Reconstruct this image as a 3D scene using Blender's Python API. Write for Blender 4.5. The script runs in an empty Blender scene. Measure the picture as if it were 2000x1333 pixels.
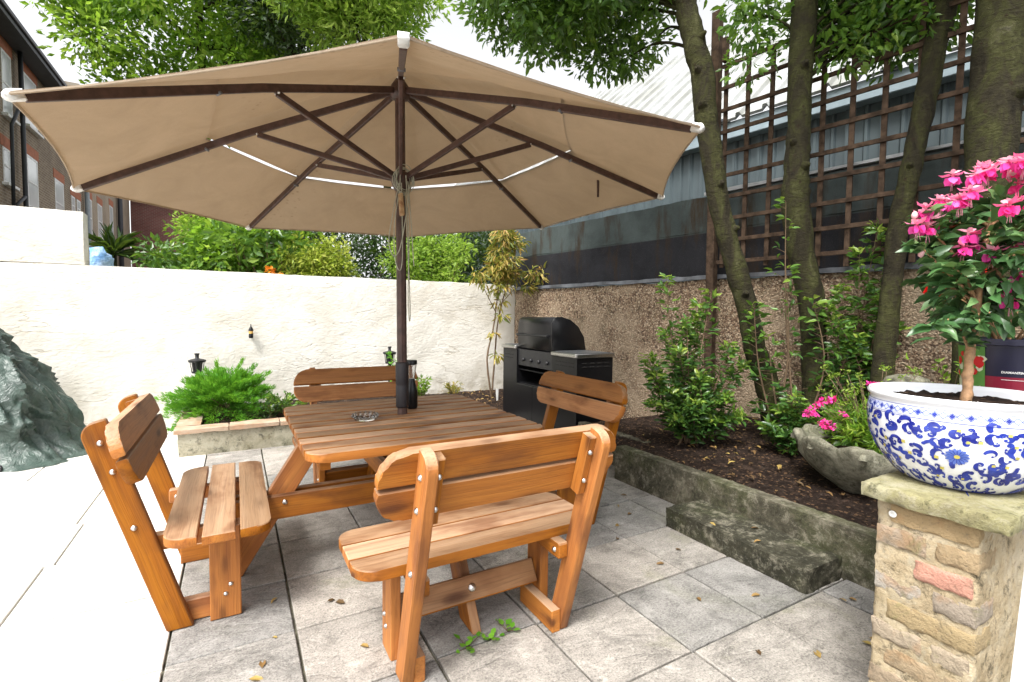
import bpy, bmesh, math, random
import numpy as np
from mathutils import Vector, Matrix, noise as mnoise
S = bpy.context.scene
COL = S.collection
rad = math.radians
random.seed(4)
# ---------------------------------------------------------------- camera
cd = bpy.data.cameras.new('camera'); cam = bpy.data.objects.new('camera', cd); COL.objects.link(cam)
cam.matrix_world = Matrix(((0.87124795, 0.01614371, -0.49057761, 0), (-0.49073605, 0.04952799, -0.86989948, 0),
                           (0.01025392, 0.99864226, 0.05107346, 1.345), (0, 0, 0, 1)))
cd.sensor_width = 36; cd.lens = 17.23; cd.clip_start = .05; cd.clip_end = 400
S.camera = cam
# ---------------------------------------------------------------- sky, sun, exposure
SUN_EL, SUN_ROT = 58, 236
w = bpy.data.worlds.new('World'); S.world = w; w.use_nodes = True
nt = w.node_tree; bg = nt.nodes['Background']
sky = nt.nodes.new('ShaderNodeTexSky'); sky.sky_type = 'NISHITA'; sky.sun_disc = False
sky.sun_elevation = rad(SUN_EL); sky.sun_rotation = rad(SUN_ROT); sky.dust_density = 4; sky.air_density = .8; sky.ozone_density = .6
hs = nt.nodes.new('ShaderNodeHueSaturation'); hs.inputs['Saturation'].default_value = .08; hs.inputs['Value'].default_value = 1.5
nt.links.new(sky.outputs[0], hs.inputs['Color']); nt.links.new(hs.outputs[0], bg.inputs['Color'])
bg.inputs['Strength'].default_value = .125
sl = bpy.data.lights.new('sun', 'SUN'); so = bpy.data.objects.new('sun', sl); COL.objects.link(so)
sl.energy = 2.1; sl.angle = rad(16); sl.color = (1, .96, .9)
sd = Vector((math.sin(rad(SUN_ROT)) * math.cos(rad(SUN_EL)), math.cos(rad(SUN_ROT)) * math.cos(rad(SUN_EL)), math.sin(rad(SUN_EL))))
so.rotation_euler = sd.to_track_quat('Z', 'Y').to_euler()
S.view_settings.view_transform = 'Standard'; S.view_settings.look = 'None'
S.view_settings.exposure = 1.15; S.view_settings.gamma = 1
S.render.engine = 'CYCLES'
S.cycles.max_bounces = 8; S.cycles.diffuse_bounces = 5; S.cycles.transmission_bounces = 6; S.cycles.transparent_max_bounces = 8

# ================================================================ helpers
class NB:
    def __init__(s, name):
        s.m = bpy.data.materials.new(name); s.m.use_nodes = True
        s.n = s.m.node_tree.nodes; s.l = s.m.node_tree.links
        s.b = s.n['Principled BSDF']; s.out = s.n['Material Output']
        s.tc = s.n.new('ShaderNodeTexCoord')
    def node(s, t, ins=None, **kw):
        x = s.n.new(t)
        for k, v in kw.items(): setattr(x, k, v)
        for k, v in (ins or {}).items(): s.put(x.inputs[k], v)
        return x
    def put(s, sock, v):
        if isinstance(v, bpy.types.NodeSocket): s.l.new(v, sock)
        elif isinstance(v, (tuple, list)) and len(v) == 3 and sock.type == 'RGBA': sock.default_value = (*v, 1)
        else: sock.default_value = v
    def obj(s): return s.tc.outputs['Object']
    def attr(s, name): return s.node('ShaderNodeAttribute', attribute_name=name)
    def scale(s, v, sc, loc=(0, 0, 0)):
        return s.node('ShaderNodeMapping', {'Vector': v, 'Scale': sc, 'Location': loc}).outputs[0]
    def noise(s, v, sc, det=4, ro=.55, dist=0, out='Fac'):
        return s.node('ShaderNodeTexNoise', {'Vector': v, 'Scale': sc, 'Detail': det, 'Roughness': ro, 'Distortion': dist}).outputs[out]
    def vor(s, v, sc, out='Distance', feature='F1', rnd=1):
        return s.node('ShaderNodeTexVoronoi', {'Vector': v, 'Scale': sc, 'Randomness': rnd}, feature=feature).outputs[out]
    def ramp(s, f, stops, interp='LINEAR'):
        r = s.node('ShaderNodeValToRGB', {'Fac': f}); cr = r.color_ramp; cr.interpolation = interp
        while len(cr.elements) < len(stops): cr.elements.new(.5)
        for e, (p, c) in zip(cr.elements, stops):
            e.position = p
            e.color = (c, c, c, 1) if isinstance(c, (int, float)) else (*c, 1)
        return r.outputs[0]
    def mix(s, f, a, b, blend='MIX'):
        x = s.node('ShaderNodeMix', data_type='RGBA', blend_type=blend)
        s.put(x.inputs[0], f); s.put(x.inputs[6], a); s.put(x.inputs[7], b)
        return x.outputs[2]
    def math(s, op, a, b=0, c=0):
        x = s.node('ShaderNodeMath', operation=op); s.put(x.inputs[0], a); s.put(x.inputs[1], b); s.put(x.inputs[2], c)
        return x.outputs[0]
    def bump(s, h, st=.3, d=.01, prev=None):
        x = s.node('ShaderNodeBump', {'Height': h, 'Strength': st, 'Distance': d})
        if prev is not None: s.l.new(prev, x.inputs['Normal'])
        s.l.new(x.outputs[0], s.b.inputs['Normal']); return x.outputs[0]
    def col(s, c): s.put(s.b.inputs['Base Color'], c)
    def rough(s, c): s.put(s.b.inputs['Roughness'], c)
    def nz(s): 
        g = s.node('ShaderNodeNewGeometry'); x = s.node('ShaderNodeSeparateXYZ', {0: g.outputs['True Normal']}); return x.outputs[2]
    def pos(s, i):
        x = s.node('ShaderNodeSeparateXYZ', {0: s.obj()}); return x.outputs[i]

WL = {}
def root(name, loc, label, cat, group=None):
    o = bpy.data.objects.new(name, None); COL.objects.link(o); o.location = loc; o.empty_display_size = .1
    o['label'] = label; o['category'] = cat
    if group: o['group'] = group
    WL[o.name] = Vector(loc); return o
def tag(o, label, cat, group=None):
    o['label'] = label; o['category'] = cat
    if group: o['group'] = group
    return o
def struct(o): o['kind'] = 'structure'; return o
def stuff(o, label=None, cat=None):
    o['kind'] = 'stuff'
    if label: o['label'] = label
    if cat: o['category'] = cat
    return o
def link(name, me, mat, parent=None, loc=None, smooth=None, label=None):
    if isinstance(me, bmesh.types.BMesh):
        b = me; me = bpy.data.meshes.new(name); b.to_mesh(me); b.free()
    o = bpy.data.objects.new(name, me); COL.objects.link(o)
    for m in (mat if isinstance(mat, (list, tuple)) else [mat]): me.materials.append(m)
    base = Vector((0, 0, 0))
    if parent:
        o.parent = parent; base = WL[parent.name]
    elif loc is not None:
        base = Vector(loc); o.location = loc
    if base.length > 0: me.transform(Matrix.Translation(-base))
    WL[o.name] = base
    if smooth is not None:
        me.polygons.foreach_set('use_smooth', [True] * len(me.polygons))
        me.set_sharp_from_angle(angle=rad(smooth))
    if label: o['label'] = label
    return o
def join(dst, src, gc=None, mi=0, rnd=None):
    """append bmesh src to dst; gc = (origin, eL, eW, eT) gives the grain coordinate attribute"""
    lay = dst.verts.layers.float_vector.get('gc') or dst.verts.layers.float_vector.new('gc')
    rl = dst.verts.layers.float.get('rnd') or dst.verts.layers.float.new('rnd')
    off = Vector((random.uniform(-20, 20), random.uniform(-20, 20), random.uniform(-20, 20)))
    r = random.random() if rnd is None else rnd
    mp = {}
    for v in src.verts:
        n = dst.verts.new(v.co); mp[v] = n; n[rl] = r
        if gc:
            d = v.co - gc[0]; n[lay] = Vector((d.dot(gc[1]), d.dot(gc[2]), d.dot(gc[3]))) + off
    for f in src.faces:
        try:
            nf = dst.faces.new([mp[v] for v in f.verts]); nf.material_index = mi if mi else f.material_index; nf.smooth = f.smooth
        except ValueError: pass
    src.free(); return dst
def BM():
    b = bmesh.new(); b.verts.layers.float_vector.new('gc'); b.verts.layers.float.new('rnd'); return b
def petals(b, P, A, size, wr, up, mi, curl=.1, hi=True):
    me = leafmesh('tmp', P, A, size, wr, up, hi, curl=curl); t = bmesh.new(); t.from_mesh(me); bpy.data.meshes.remove(me); join(b, t, None, mi)
def place(r, loc, s):
    r.location = loc; r.scale = (s, s, s)
def rrect(L, W, r, corners=(1, 1, 1, 1), n=6):
    """outline of an L x W board centred on 0; corners (++,-+,--,+-) rounded with r"""
    pts = []
    for (sx, sy, a0), c in zip(((1, 1, 0), (-1, 1, 90), (-1, -1, 180), (1, -1, 270)), corners):
        if c and r > 0:
            rr = min(r, W * .999, L / 2) if c is True or c == 1 else c
            for k in range(n + 1):
                a = rad(a0 + 90 * k / n)
                pts.append((sx * (L / 2 - rr) + rr * math.cos(a), sy * (W / 2 - rr) + rr * math.sin(a)))
        else: pts.append((sx * L / 2, sy * W / 2))
    return pts
def prism(dst, org, eL, eW, outline, thick, bev=.003, mi=0, rnd=None, seg=1):
    """board: outline in the (eL,eW) plane round org, extruded +-thick/2 along eL x eW"""
    org = Vector(org); eL = Vector(eL).normalized(); eW = Vector(eW); eW = (eW - eL * eW.dot(eL)).normalized(); eT = eL.cross(eW)
    b = bmesh.new()
    lo = [b.verts.new(org + eL * l + eW * q - eT * thick / 2) for l, q in outline]
    hi = [b.verts.new(org + eL * l + eW * q + eT * thick / 2) for l, q in outline]
    n = len(outline)
    caps = [b.faces.new(list(reversed(lo))), b.faces.new(hi)]
    for i in range(n): b.faces.new((lo[i], lo[(i + 1) % n], hi[(i + 1) % n], hi[i]))
    if bev > 0:
        es = [e for f in caps for e in f.edges]
        for e in b.edges:
            if e not in es and len(e.link_faces) == 2 and e.calc_face_angle(0) > .6: es.append(e)
        bmesh.ops.bevel(b, geom=list(set(es)), offset=bev, segments=seg, affect='EDGES', profile=.5, clamp_overlap=True)
    return join(dst, b, (org, eL, eW, eT), mi, rnd)
def bar(dst, a, b_, w_, t_, up=(0, 0, 1), bev=.003, mi=0):
    """rectangular bar from a to b, width w_ along 'up', thickness t_ across"""
    a = Vector(a); b_ = Vector(b_); d = b_ - a
    return prism(dst, (a + b_) / 2, d, Vector(up), rrect(d.length, w_, 0, (0, 0, 0, 0)), t_, bev, mi)
def box(dst, lo, hi, bev=.003, mi=0, rnd=None):
    lo = Vector(lo); hi = Vector(hi); c = (lo + hi) / 2; d = hi - lo
    return prism(dst, c, (1, 0, 0), (0, 1, 0), rrect(d.x, d.y, 0, (0, 0, 0, 0)), d.z, bev, mi, rnd)
def poly(dst, pts, ext, bev=.003, mi=0):
    """planar 3D outline pts extruded by vector ext (centred)"""
    b = bmesh.new(); ext = Vector(ext)
    pts = [Vector(p) for p in pts]
    lo = [b.verts.new(p - ext / 2) for p in pts]; hi = [b.verts.new(p + ext / 2) for p in pts]; n = len(pts)
    b.faces.new(list(reversed(lo))); b.faces.new(hi)
    for i in range(n): b.faces.new((lo[i], lo[(i + 1) % n], hi[(i + 1) % n], hi[i]))
    bmesh.ops.recalc_face_normals(b, faces=b.faces)
    if bev > 0: bmesh.ops.bevel(b, geom=list(b.edges), offset=bev, segments=1, affect='EDGES', clamp_overlap=True)
    eL = (pts[1] - pts[0]).normalized() if (pts[1] - pts[0]).length > (pts[2] - pts[1]).length else (pts[2] - pts[1]).normalized()
    eT = ext.normalized(); eW = eT.cross(eL)
    return join(dst, b, (sum(pts, Vector()) / n, eL, eW, eT), mi)
def lathe(dst, c, prof, n=24, mi=0, axis=None, arc=None, cap=True):
    c = Vector(c); b = bmesh.new(); rings = []
    for r, z in prof:
        rings.append([b.verts.new((r * math.cos(2 * math.pi * k / n), r * math.sin(2 * math.pi * k / n), z)) for k in range(n)])
    for i in range(len(rings) - 1):
        for k in range(n):
            b.faces.new((rings[i][k], rings[i][(k + 1) % n], rings[i + 1][(k + 1) % n], rings[i + 1][k]))
    if cap:
        if prof[0][0] > 1e-5: b.faces.new(list(reversed(rings[0])))
        if prof[-1][0] > 1e-5: b.faces.new(rings[-1])
    bmesh.ops.remove_doubles(b, verts=b.verts, dist=1e-5)
    for f in b.faces: f.smooth = True
    M = Matrix.Identity(4)
    if axis is not None: M = Vector(axis).normalized().to_track_quat('Z', 'Y').to_matrix().to_4x4()
    b.transform(Matrix.Translation(c) @ M)
    return join(dst, b, (c, Vector((0, 0, 1)), Vector((1, 0, 0)), Vector((0, 1, 0))), mi)
def tube(dst, pts, radii, n=8, mi=0, wob=0, smooth=True, seed=0):
    pts = [Vector(p) for p in pts]
    if not hasattr(radii, '__len__'): radii = [radii] * len(pts)
    b = bmesh.new(); up = Vector((.31, .17, .93)); rings = []
    for i, p in enumerate(pts):
        t = (pts[min(i + 1, len(pts) - 1)] - pts[max(i - 1, 0)]).normalized()
        if abs(t.dot(up)) > .98: up = Vector((.9, .1, .2))
        u = (up - t * up.dot(t)).normalized(); v = t.cross(u); up = u if i else up
        ring = []
        for k in range(n):
            a = 2 * math.pi * k / n; d = u * math.cos(a) + v * math.sin(a); r = radii[i]
            q = p + d * r
            if wob: q += d * r * wob * mnoise.noise(q * (1.2 / max(r, .01) * .5) + Vector((seed, 0, 0)))
            ring.append(b.verts.new(q))
        rings.append(ring)
    for i in range(len(rings) - 1):
        for k in range(n): b.faces.new((rings[i][k], rings[i][(k + 1) % n], rings[i + 1][(k + 1) % n], rings[i + 1][k]))
    b.faces.new(list(reversed(rings[0]))); b.faces.new(rings[-1])
    for f in b.faces: f.smooth = smooth
    bmesh.ops.recalc_face_normals(b, faces=b.faces)
    return join(dst, b, (pts[0], Vector((0, 0, 1)), Vector((1, 0, 0)), Vector((0, 1, 0))), mi)
def spline(P, n=6):
    P = [Vector(p) for p in P]; out = []
    for i in range(len(P) - 1):
        p0 = P[max(i - 1, 0)]; p1 = P[i]; p2 = P[i + 1]; p3 = P[min(i + 2, len(P) - 1)]
        for k in range(n):
            t = k / n
            out.append(.5 * ((2 * p1) + (-p0 + p2) * t + (2 * p0 - 5 * p1 + 4 * p2 - p3) * t * t + (-p0 + 3 * p1 - 3 * p2 + p3) * t ** 3))
    out.append(P[-1]); return out
def lerpn(a, n):
    a = list(a); out = []
    m = len(a) - 1
    for i in range(n):
        x = i / (n - 1) * m; j = min(int(x), m - 1); out.append(a[j] + (a[j + 1] - a[j]) * (x - j))
    return out
def rough_box(dst, lo, hi, res=.05, amp=.006, sc=6, rnd=None, edge=.0, seed=0, mi=0):
    """box cut to a grid and pushed about by noise, for old masonry"""
    lo = Vector(lo); hi = Vector(hi); d = hi - lo
    N = [max(1, int(round(x / res))) for x in d]
    b = bmesh.new(); V = {}
    def vert(i, j, k):
        key = (i, j, k)
        if key not in V:
            p = Vector((lo.x + d.x * i / N[0], lo.y + d.y * j / N[1], lo.z + d.z * k / N[2]))
            ctr = (lo + hi) / 2; s = sum([i in (0, N[0]), j in (0, N[1]), k in (0, N[2])])
            nrm = Vector((-1 if i == 0 else 1 if i == N[0] else 0, -1 if j == 0 else 1 if j == N[1] else 0, -1 if k == 0 else 1 if k == N[2] else 0))
            q = p * sc + Vector((seed, seed, 0))
            a = mnoise.noise(q) + .5 * mnoise.noise(q * 2.3) + .3 * mnoise.noise(q * 5.1)
            p = p + nrm * a * amp
            if s >= 2: p -= nrm * edge * (1 + .8 * mnoise.noise(q * 2))
            V[key] = b.verts.new(p)
        return V[key]
    A, B, C_ = N
    for i in range(A):
        for j in range(B):
            b.faces.new((vert(i, j, 0), vert(i, j + 1, 0), vert(i + 1, j + 1, 0), vert(i + 1, j, 0)))
            b.faces.new((vert(i, j, C_), vert(i + 1, j, C_), vert(i + 1, j + 1, C_), vert(i, j + 1, C_)))
    for i in range(A):
        for k in range(C_):
            b.faces.new((vert(i, 0, k), vert(i + 1, 0, k), vert(i + 1, 0, k + 1), vert(i, 0, k + 1)))
            b.faces.new((vert(i, B, k), vert(i, B, k + 1), vert(i + 1, B, k + 1), vert(i + 1, B, k)))
    for j in range(B):
        for k in range(C_):
            b.faces.new((vert(0, j, k), vert(0, j, k + 1), vert(0, j + 1, k + 1), vert(0, j + 1, k)))
            b.faces.new((vert(A, j, k), vert(A, j + 1, k), vert(A, j + 1, k + 1), vert(A, j, k + 1)))
    for f in b.faces: f.smooth = True
    return join(dst, b, ((lo + hi) / 2, Vector((1, 0, 0)), Vector((0, 1, 0)), Vector((0, 0, 1))), mi, rnd)
RG = np.random.default_rng(7)
def unit(v): return v / np.maximum(np.linalg.norm(v, axis=-1, keepdims=True), 1e-9)
def leafmesh(name, P, A, size, wr=.45, up=.6, hi=True, curl=.12, rnd=None, flat=None):
    """N leaves at P pointing along A; size array = length; wr = width/length"""
    P = np.asarray(P, float); A = unit(np.asarray(A, float)); n = len(P)
    size = np.broadcast_to(np.asarray(size, float), (n,))[:, None]
    N = RG.normal(size=(n, 3)) * (1 - up) + np.array([0, 0, 1]) * up * 1.5
    N = unit(N - A * (N * A).sum(1, keepdims=True)); Bv = np.cross(A, N)
    W = size * wr
    if hi:
        vs = [P, P + A * size * .32 + Bv * W * .5 + N * size * .05, P + A * size * .7 + Bv * W * .36 + N * size * .0,
              P + A * size - N * size * curl * 1.6, P + A * size * .7 - Bv * W * .36, P + A * size * .32 - Bv * W * .5 + N * size * .05,
              P + A * size * .5 - N * size * curl * .25]
        F = [(0, 6, 2, 1), (6, 3, 2), (0, 5, 4, 6), (6, 4, 3)]
    else:
        vs = [P, P + A * size * .45 + Bv * W * .5 + N * size * .06, P + A * size, P + A * size * .45 - Bv * W * .5 + N * size * .06]
        F = [(0, 2, 1), (0, 3, 2)]
    k = len(vs); V = np.stack(vs, 1).reshape(-1, 3)
    base = (np.arange(n) * k)[:, None]
    loops = np.concatenate([base + np.array(f) for f in F], 1).ravel()
    cnt = np.tile(np.array([len(f) for f in F]), n)
    me = bpy.data.meshes.new(name)
    me.vertices.add(len(V)); me.vertices.foreach_set('co', V.ravel())
    me.loops.add(len(loops)); me.loops.foreach_set('vertex_index', loops)
    me.polygons.add(len(cnt)); st = np.concatenate([[0], np.cumsum(cnt)[:-1]])
    me.polygons.foreach_set('loop_start', st); me.polygons.foreach_set('loop_total', cnt)
    me.update(calc_edges=True); me.validate()
    r = RG.random(n) if rnd is None else np.asarray(rnd)
    at = me.attributes.new('rnd', 'FLOAT', 'POINT'); at.data.foreach_set('value', np.repeat(r, k))
    me.polygons.foreach_set('use_smooth', [bool(hi)] * len(me.polygons))
    return me
def clumps(centres, radii, per, squash=.8):
    """leaf positions + outward directions round clump centres"""
    P = []; A = []; I = []
    for i, (c, r) in enumerate(zip(centres, radii)):
        m = int(per * (r ** 1.6)) if callable(per) is False else per(r)
        d = unit(RG.normal(size=(m, 3))); rr = RG.random((m, 1)) ** .45
        d[:, 2] *= squash
        P.append(np.array(c) + d * rr * r); A.append(d + RG.normal(size=(m, 3)) * .55 + np.array([0, 0, -.15])); I.append(np.full(m, i))
    return np.concatenate(P), np.concatenate(A), np.concatenate(I)
def ell(n, c, r, shell=.55, cond=None):
    out = []
    while len(out) < n:
        d = unit(RG.normal(size=(1, 3)))[0]; q = shell + (1 - shell) * RG.random() ** .6
        p = np.array(c) + d * q * np.array(r)
        if cond is None or cond(p): out.append(p)
    return np.array(out)

# ================================================================ materials
def wood_mat():
    m = NB('stained_wood'); a = m.attr('gc').outputs['Vector']; rnd = m.attr('rnd').outputs['Fac']
    warp = m.noise(m.scale(a, (1.6, 7, 7)), 1, 3, .5, 0, 'Color')
    v = m.node('ShaderNodeVectorMath', {0: a, 1: m.node('ShaderNodeVectorMath', {0: warp, 'Scale': .05}, operation='SCALE').outputs[0]}, operation='ADD').outputs[0]
    g1 = m.noise(m.scale(v, (.6, 22, 14)), 1, 5, .55)
    g2 = m.noise(m.scale(v, (3, 160, 90)), 1, 2, .6)
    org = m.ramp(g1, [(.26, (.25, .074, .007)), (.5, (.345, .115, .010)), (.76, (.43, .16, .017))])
    wea_sheen = m.ramp(g1, [(.26, (.28, .165, .092)), (.52, (.37, .232, .135)), (.78, (.44, .295, .19))])
    f = m.ramp(m.nz(), [(.1, 0), (.42, .62), (.9, 1)])  # up-facing wood turns grey-brown: weathering, plus sky sheen put into the colour
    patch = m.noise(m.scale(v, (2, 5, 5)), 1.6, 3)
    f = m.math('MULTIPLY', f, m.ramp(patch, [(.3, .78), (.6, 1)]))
    c = m.mix(f, org, wea_sheen)
    c = m.mix(m.ramp(g2, [(.36, .22), (.5, 0)]), c, (.12, .045, .015), 'MULTIPLY')
    k = m.vor(m.scale(v, (2.4, 8, 8)), 1)
    kn = m.ramp(k, [(.06, 1), (.12, .75), (.17, .3), (.30, 0)])
    c = m.mix(m.math('MULTIPLY', kn, .85), c, (.060, .016, .004))
    c = m.mix(m.ramp(patch, [(.32, .6), (.5, 0)]), c, (.11, .034, .010))
    tint = m.node('ShaderNodeHueSaturation', {'Color': c, 'Value': m.math('MULTIPLY_ADD', rnd, .5, .74), 'Saturation': m.math('MULTIPLY_ADD', rnd, -.12, 1.04)})
    m.col(tint.outputs[0]); m.rough(m.math('MULTIPLY_ADD', g1, .3, .42)); m.b.inputs['Specular IOR Level'].default_value = .3; m.bump(m.math('ADD', g1, m.math('MULTIPLY', g2, .9)), .6, .003)
    return m.m
def simple(name, c, r=.6, metal=0, nsc=8, var=.25, bst=.15, bd=.003, spec=.5, bsc=None, c2=None):
    m = NB(name); n = m.noise(m.obj(), nsc, 5, .6)
    c2 = c2 or tuple(x * (1 - var) for x in c)
    m.col(m.ramp(n, [(.35, c2), (.65, c)])); m.rough(r); m.b.inputs['Metallic'].default_value = metal
    m.b.inputs['Specular IOR Level'].default_value = spec
    if bst: m.bump(m.noise(m.obj(), bsc or nsc * 6, 4), bst, bd)
    return m.m
def leaf_mat(name, stops, r=.42, trans=.35, tcol=1.6):
    m = NB(name); rnd = m.attr('rnd').outputs['Fac']
    c = m.ramp(rnd, stops); c = m.mix(m.math('MULTIPLY', m.noise(m.obj(), 1.5, 2), .5), c, (.02, .04, .01)) if tcol else c
    m.col(c); m.rough(r)
    t = m.node('ShaderNodeBsdfTranslucent', {'Color': m.mix(.5, c, (.25 * tcol * .6, .4 * tcol * .6, .03)) if tcol else c})
    mx = m.node('ShaderNodeMixShader', {0: trans}); m.l.new(m.b.outputs[0], mx.inputs[1]); m.l.new(t.outputs[0], mx.inputs[2])
    m.l.new(mx.outputs[0], m.out.inputs['Surface'])
    return m.m
def slab_mat(name, base, dark, moss=.25, streak=1, speck=.5):
    m = NB(name); o = m.obj(); rnd = m.attr('rnd').outputs['Fac']
    off = m.node('ShaderNodeCombineXYZ', {0: m.math('MULTIPLY', rnd, 37), 1: m.math('MULTIPLY', rnd, 91), 2: 0}).outputs[0]
    v = m.node('ShaderNodeVectorMath', {0: o, 1: off}, operation='ADD').outputs[0]
    n1 = m.noise(v, 2.6, 6, .65, .4); n2 = m.noise(m.scale(v, (4, 13, 8)), 1, 5, .7, 1.2); n3 = m.noise(v, 120, 4, .85); rv = m.math('ABSOLUTE', m.math('SUBTRACT', m.noise(m.scale(v, (2.2, 6, 4)), 1, 6, .62, 1.6), .5))
    c = m.ramp(n1, [(.25, dark), (.55, base), (.8, tuple(min(.9, x * 1.2) for x in base))])
    c = m.mix(m.math('MULTIPLY', m.ramp(rv, [(.0, .9 * streak), (.006, .5 * streak), (.022, 0)]), m.ramp(n1, [(.40, 1), (.6, .15)])), c, tuple(x * .38 for x in dark))
    c = m.mix(m.ramp(n3, [(.36, 1.0 * speck), (.48, 0)]), c, tuple(x * .3 for x in dark))
    c = m.mix(m.ramp(n3, [(.54, 0), (.68, .55 * speck)]), c, (.62, .59, .54)); bl = m.noise(v, 7, 7, .78, .5); c = m.mix(m.ramp(bl, [(.38, .6 * speck), (.48, 0)]), c, tuple(x * .6 for x in dark)); c = m.mix(m.ramp(bl, [(.54, 0), (.66, .5 * speck)]), c, (.55, .53, .49))
    mo = m.noise(o, 1.1, 5, .7, .6)
    c = m.mix(m.ramp(mo, [(.55, 0), (.7, moss)]), c, (.16, .17, .09))
    c = m.node('ShaderNodeHueSaturation', {'Color': c, 'Hue': m.math('MULTIPLY_ADD', rnd, -.012, .502), 'Saturation': m.math('MULTIPLY_ADD', rnd, .8, .7), 'Value': m.math('MULTIPLY_ADD', rnd, .30, .80)}).outputs[0]
    m.col(c); m.rough(.82)
    m.bump(m.math('ADD', m.math('MULTIPLY', m.ramp(rv, [(0, 0), (.08, 1)]), .9), m.math('MULTIPLY', n3, .4)), .4, .006)
    return m.m
def concrete_mat(name, stops, green=.6):
    m = NB(name); o = m.obj(); n = m.noise(o, 4.5, 8, .75, .6); n2 = m.noise(o, 45, 5, .75)
    c = m.ramp(n, stops)
    c = m.mix(m.ramp(m.noise(o, 2.2, 5, .7), [(.48, 0), (.62, green)]), c, (.055, .065, .022))
    c = m.mix(m.ramp(n2, [(.3, .6), (.45, 0)]), c, (.025, .022, .015))
    n4 = m.noise(o, 13, 7, .8, .3); c = m.mix(m.ramp(n4, [(.52, 0), (.66, .55)]), c, (.36, .335, .26)); c = m.mix(m.ramp(n4, [(.36, .7), (.46, 0)]), c, (.018, .018, .012)); c = m.mix(m.ramp(n2, [(.56, 0), (.70, .28)]), c, (.42, .40, .32))
    m.col(c); m.rough(.95); m.b.inputs['Specular IOR Level'].default_value = .2; m.bump(m.math('ADD', n2, m.math('MULTIPLY', m.noise(o, 160, 3, .8), .5)), .75, .010); return m.m
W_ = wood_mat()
M = {}
M['brown'] = simple('dark_brown_timber', (.085, .045, .036), .5, nsc=30, var=.5, bst=.3)
M['cap_white'] = simple('white_plastic', (.75, .75, .73), .35, bst=0)
M['bolt'] = simple('zinc_bolt', (.7, .7, .7), .3, 1, bst=0)
M['black'] = simple('black_enamel', (.008, .008, .009), .28, nsc=20, bst=.05, spec=.3)
M['blackmatt'] = simple('black_matt_steel', (.014, .014, .016), .45, nsc=20, bst=.05)
M['steel'] = simple('stainless_steel', (.55, .54, .52), .3, 1, nsc=60, bst=.05)
M['dark'] = simple('dark_gap', (.01, .009, .008), .9, bst=0)
M['cord'] = simple('grey_cord', (.42, .43, .35), .8, nsc=200)
M['rubber'] = simple('black_rubber', (.02, .018, .022), .55, bst=.1)
M['glass'] = NB('clear_glass').m
g = M['glass'].node_tree.nodes['Principled BSDF'].inputs; g['Transmission Weight'].default_value = 1; g['Roughness'].default_value = .03; g['IOR'].default_value = 1.47
# white wall render
m = NB('cream_render'); o = m.obj(); n = m.noise(o, 2.2, 8, .62, .3); n2 = m.noise(m.scale(o, (1, 1, 1.6)), 22, 5, .6)
c = m.ramp(n, [(.3, (.56, .525, .455)), (.6, (.70, .68, .625))])
base = m.ramp(m.pos(2), [(.0, 1), (.20, .9), (.58, .0)]); dm = m.ramp(m.noise(o, 5, 6, .7), [(.42, 0), (.62, .75)])
sidex = m.ramp(m.math('MULTIPLY_ADD', m.pos(0), .1, .5), [(.62, 0), (.78, 1)])
c = m.mix(m.math('MULTIPLY', m.math('MULTIPLY', base, dm), m.math('MULTIPLY_ADD', sidex, .8, .2)), c, (.26, .22, .14))
lines = m.node('ShaderNodeTexNoise', {'Vector': m.scale(o, (.6, .6, 3.0)), 'Scale': 1.3, 'Detail': 5, 'Roughness': .5}).outputs[0]
crack = m.ramp(m.math('ABSOLUTE', m.math('SUBTRACT', lines, .5)), [(.0, 1), (.006, 0)])
mask = m.ramp(m.noise(o, .8, 2), [(.48, 0), (.56, 1)])
c = m.mix(m.math('MULTIPLY', m.math('MULTIPLY', crack, mask), .55), c, (.35, .29, .2))
m.col(c); m.rough(.9)
bh = m.math('ADD', m.math('MULTIPLY', n, .8), m.math('MULTIPLY', n2, .35)); bh = m.math('SUBTRACT', bh, m.math('MULTIPLY', crack, .15))
m.bump(bh, .8, .026); M['render'] = m.m
# pebbledash / flint wall
m = NB('pebbledash'); o = m.obj(); wv = m.node('ShaderNodeVectorMath', {0: o, 1: m.node('ShaderNodeVectorMath', {0: m.noise(o, 22, 3, .6, 0, 'Color'), 'Scale': .045}, operation='SCALE').outputs[0]}, operation='ADD').outputs[0]
vc = m.vor(wv, 58, 'Color'); vd = m.vor(wv, 58); rr = m.node('ShaderNodeSeparateColor', {0: vc}).outputs[0]
c = m.ramp(rr, [(0, (.06, .035, .022)), (.22, (.17, .10, .06)), (.5, (.30, .205, .13)), (.78, (.41, .305, .20)), (1, (.52, .42, .30))], 'LINEAR')
c = m.mix(m.ramp(vd, [(.35, 0), (.62, .5)]), c, (.05, .035, .024))
c = m.mix(m.ramp(m.noise(o, 1.4, 5, .6), [(.50, 0), (.62, .6)]), c, (.36, .28, .19))
c = m.mix(m.ramp(m.noise(o, 2.5, 5, .7), [(.55, 0), (.7, .55)]), c, (.055, .05, .02))
m.col(c); m.rough(.9); m.bump(m.math('SUBTRACT', 1, vd), .7, .02); M['pebble'] = m.m
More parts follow.
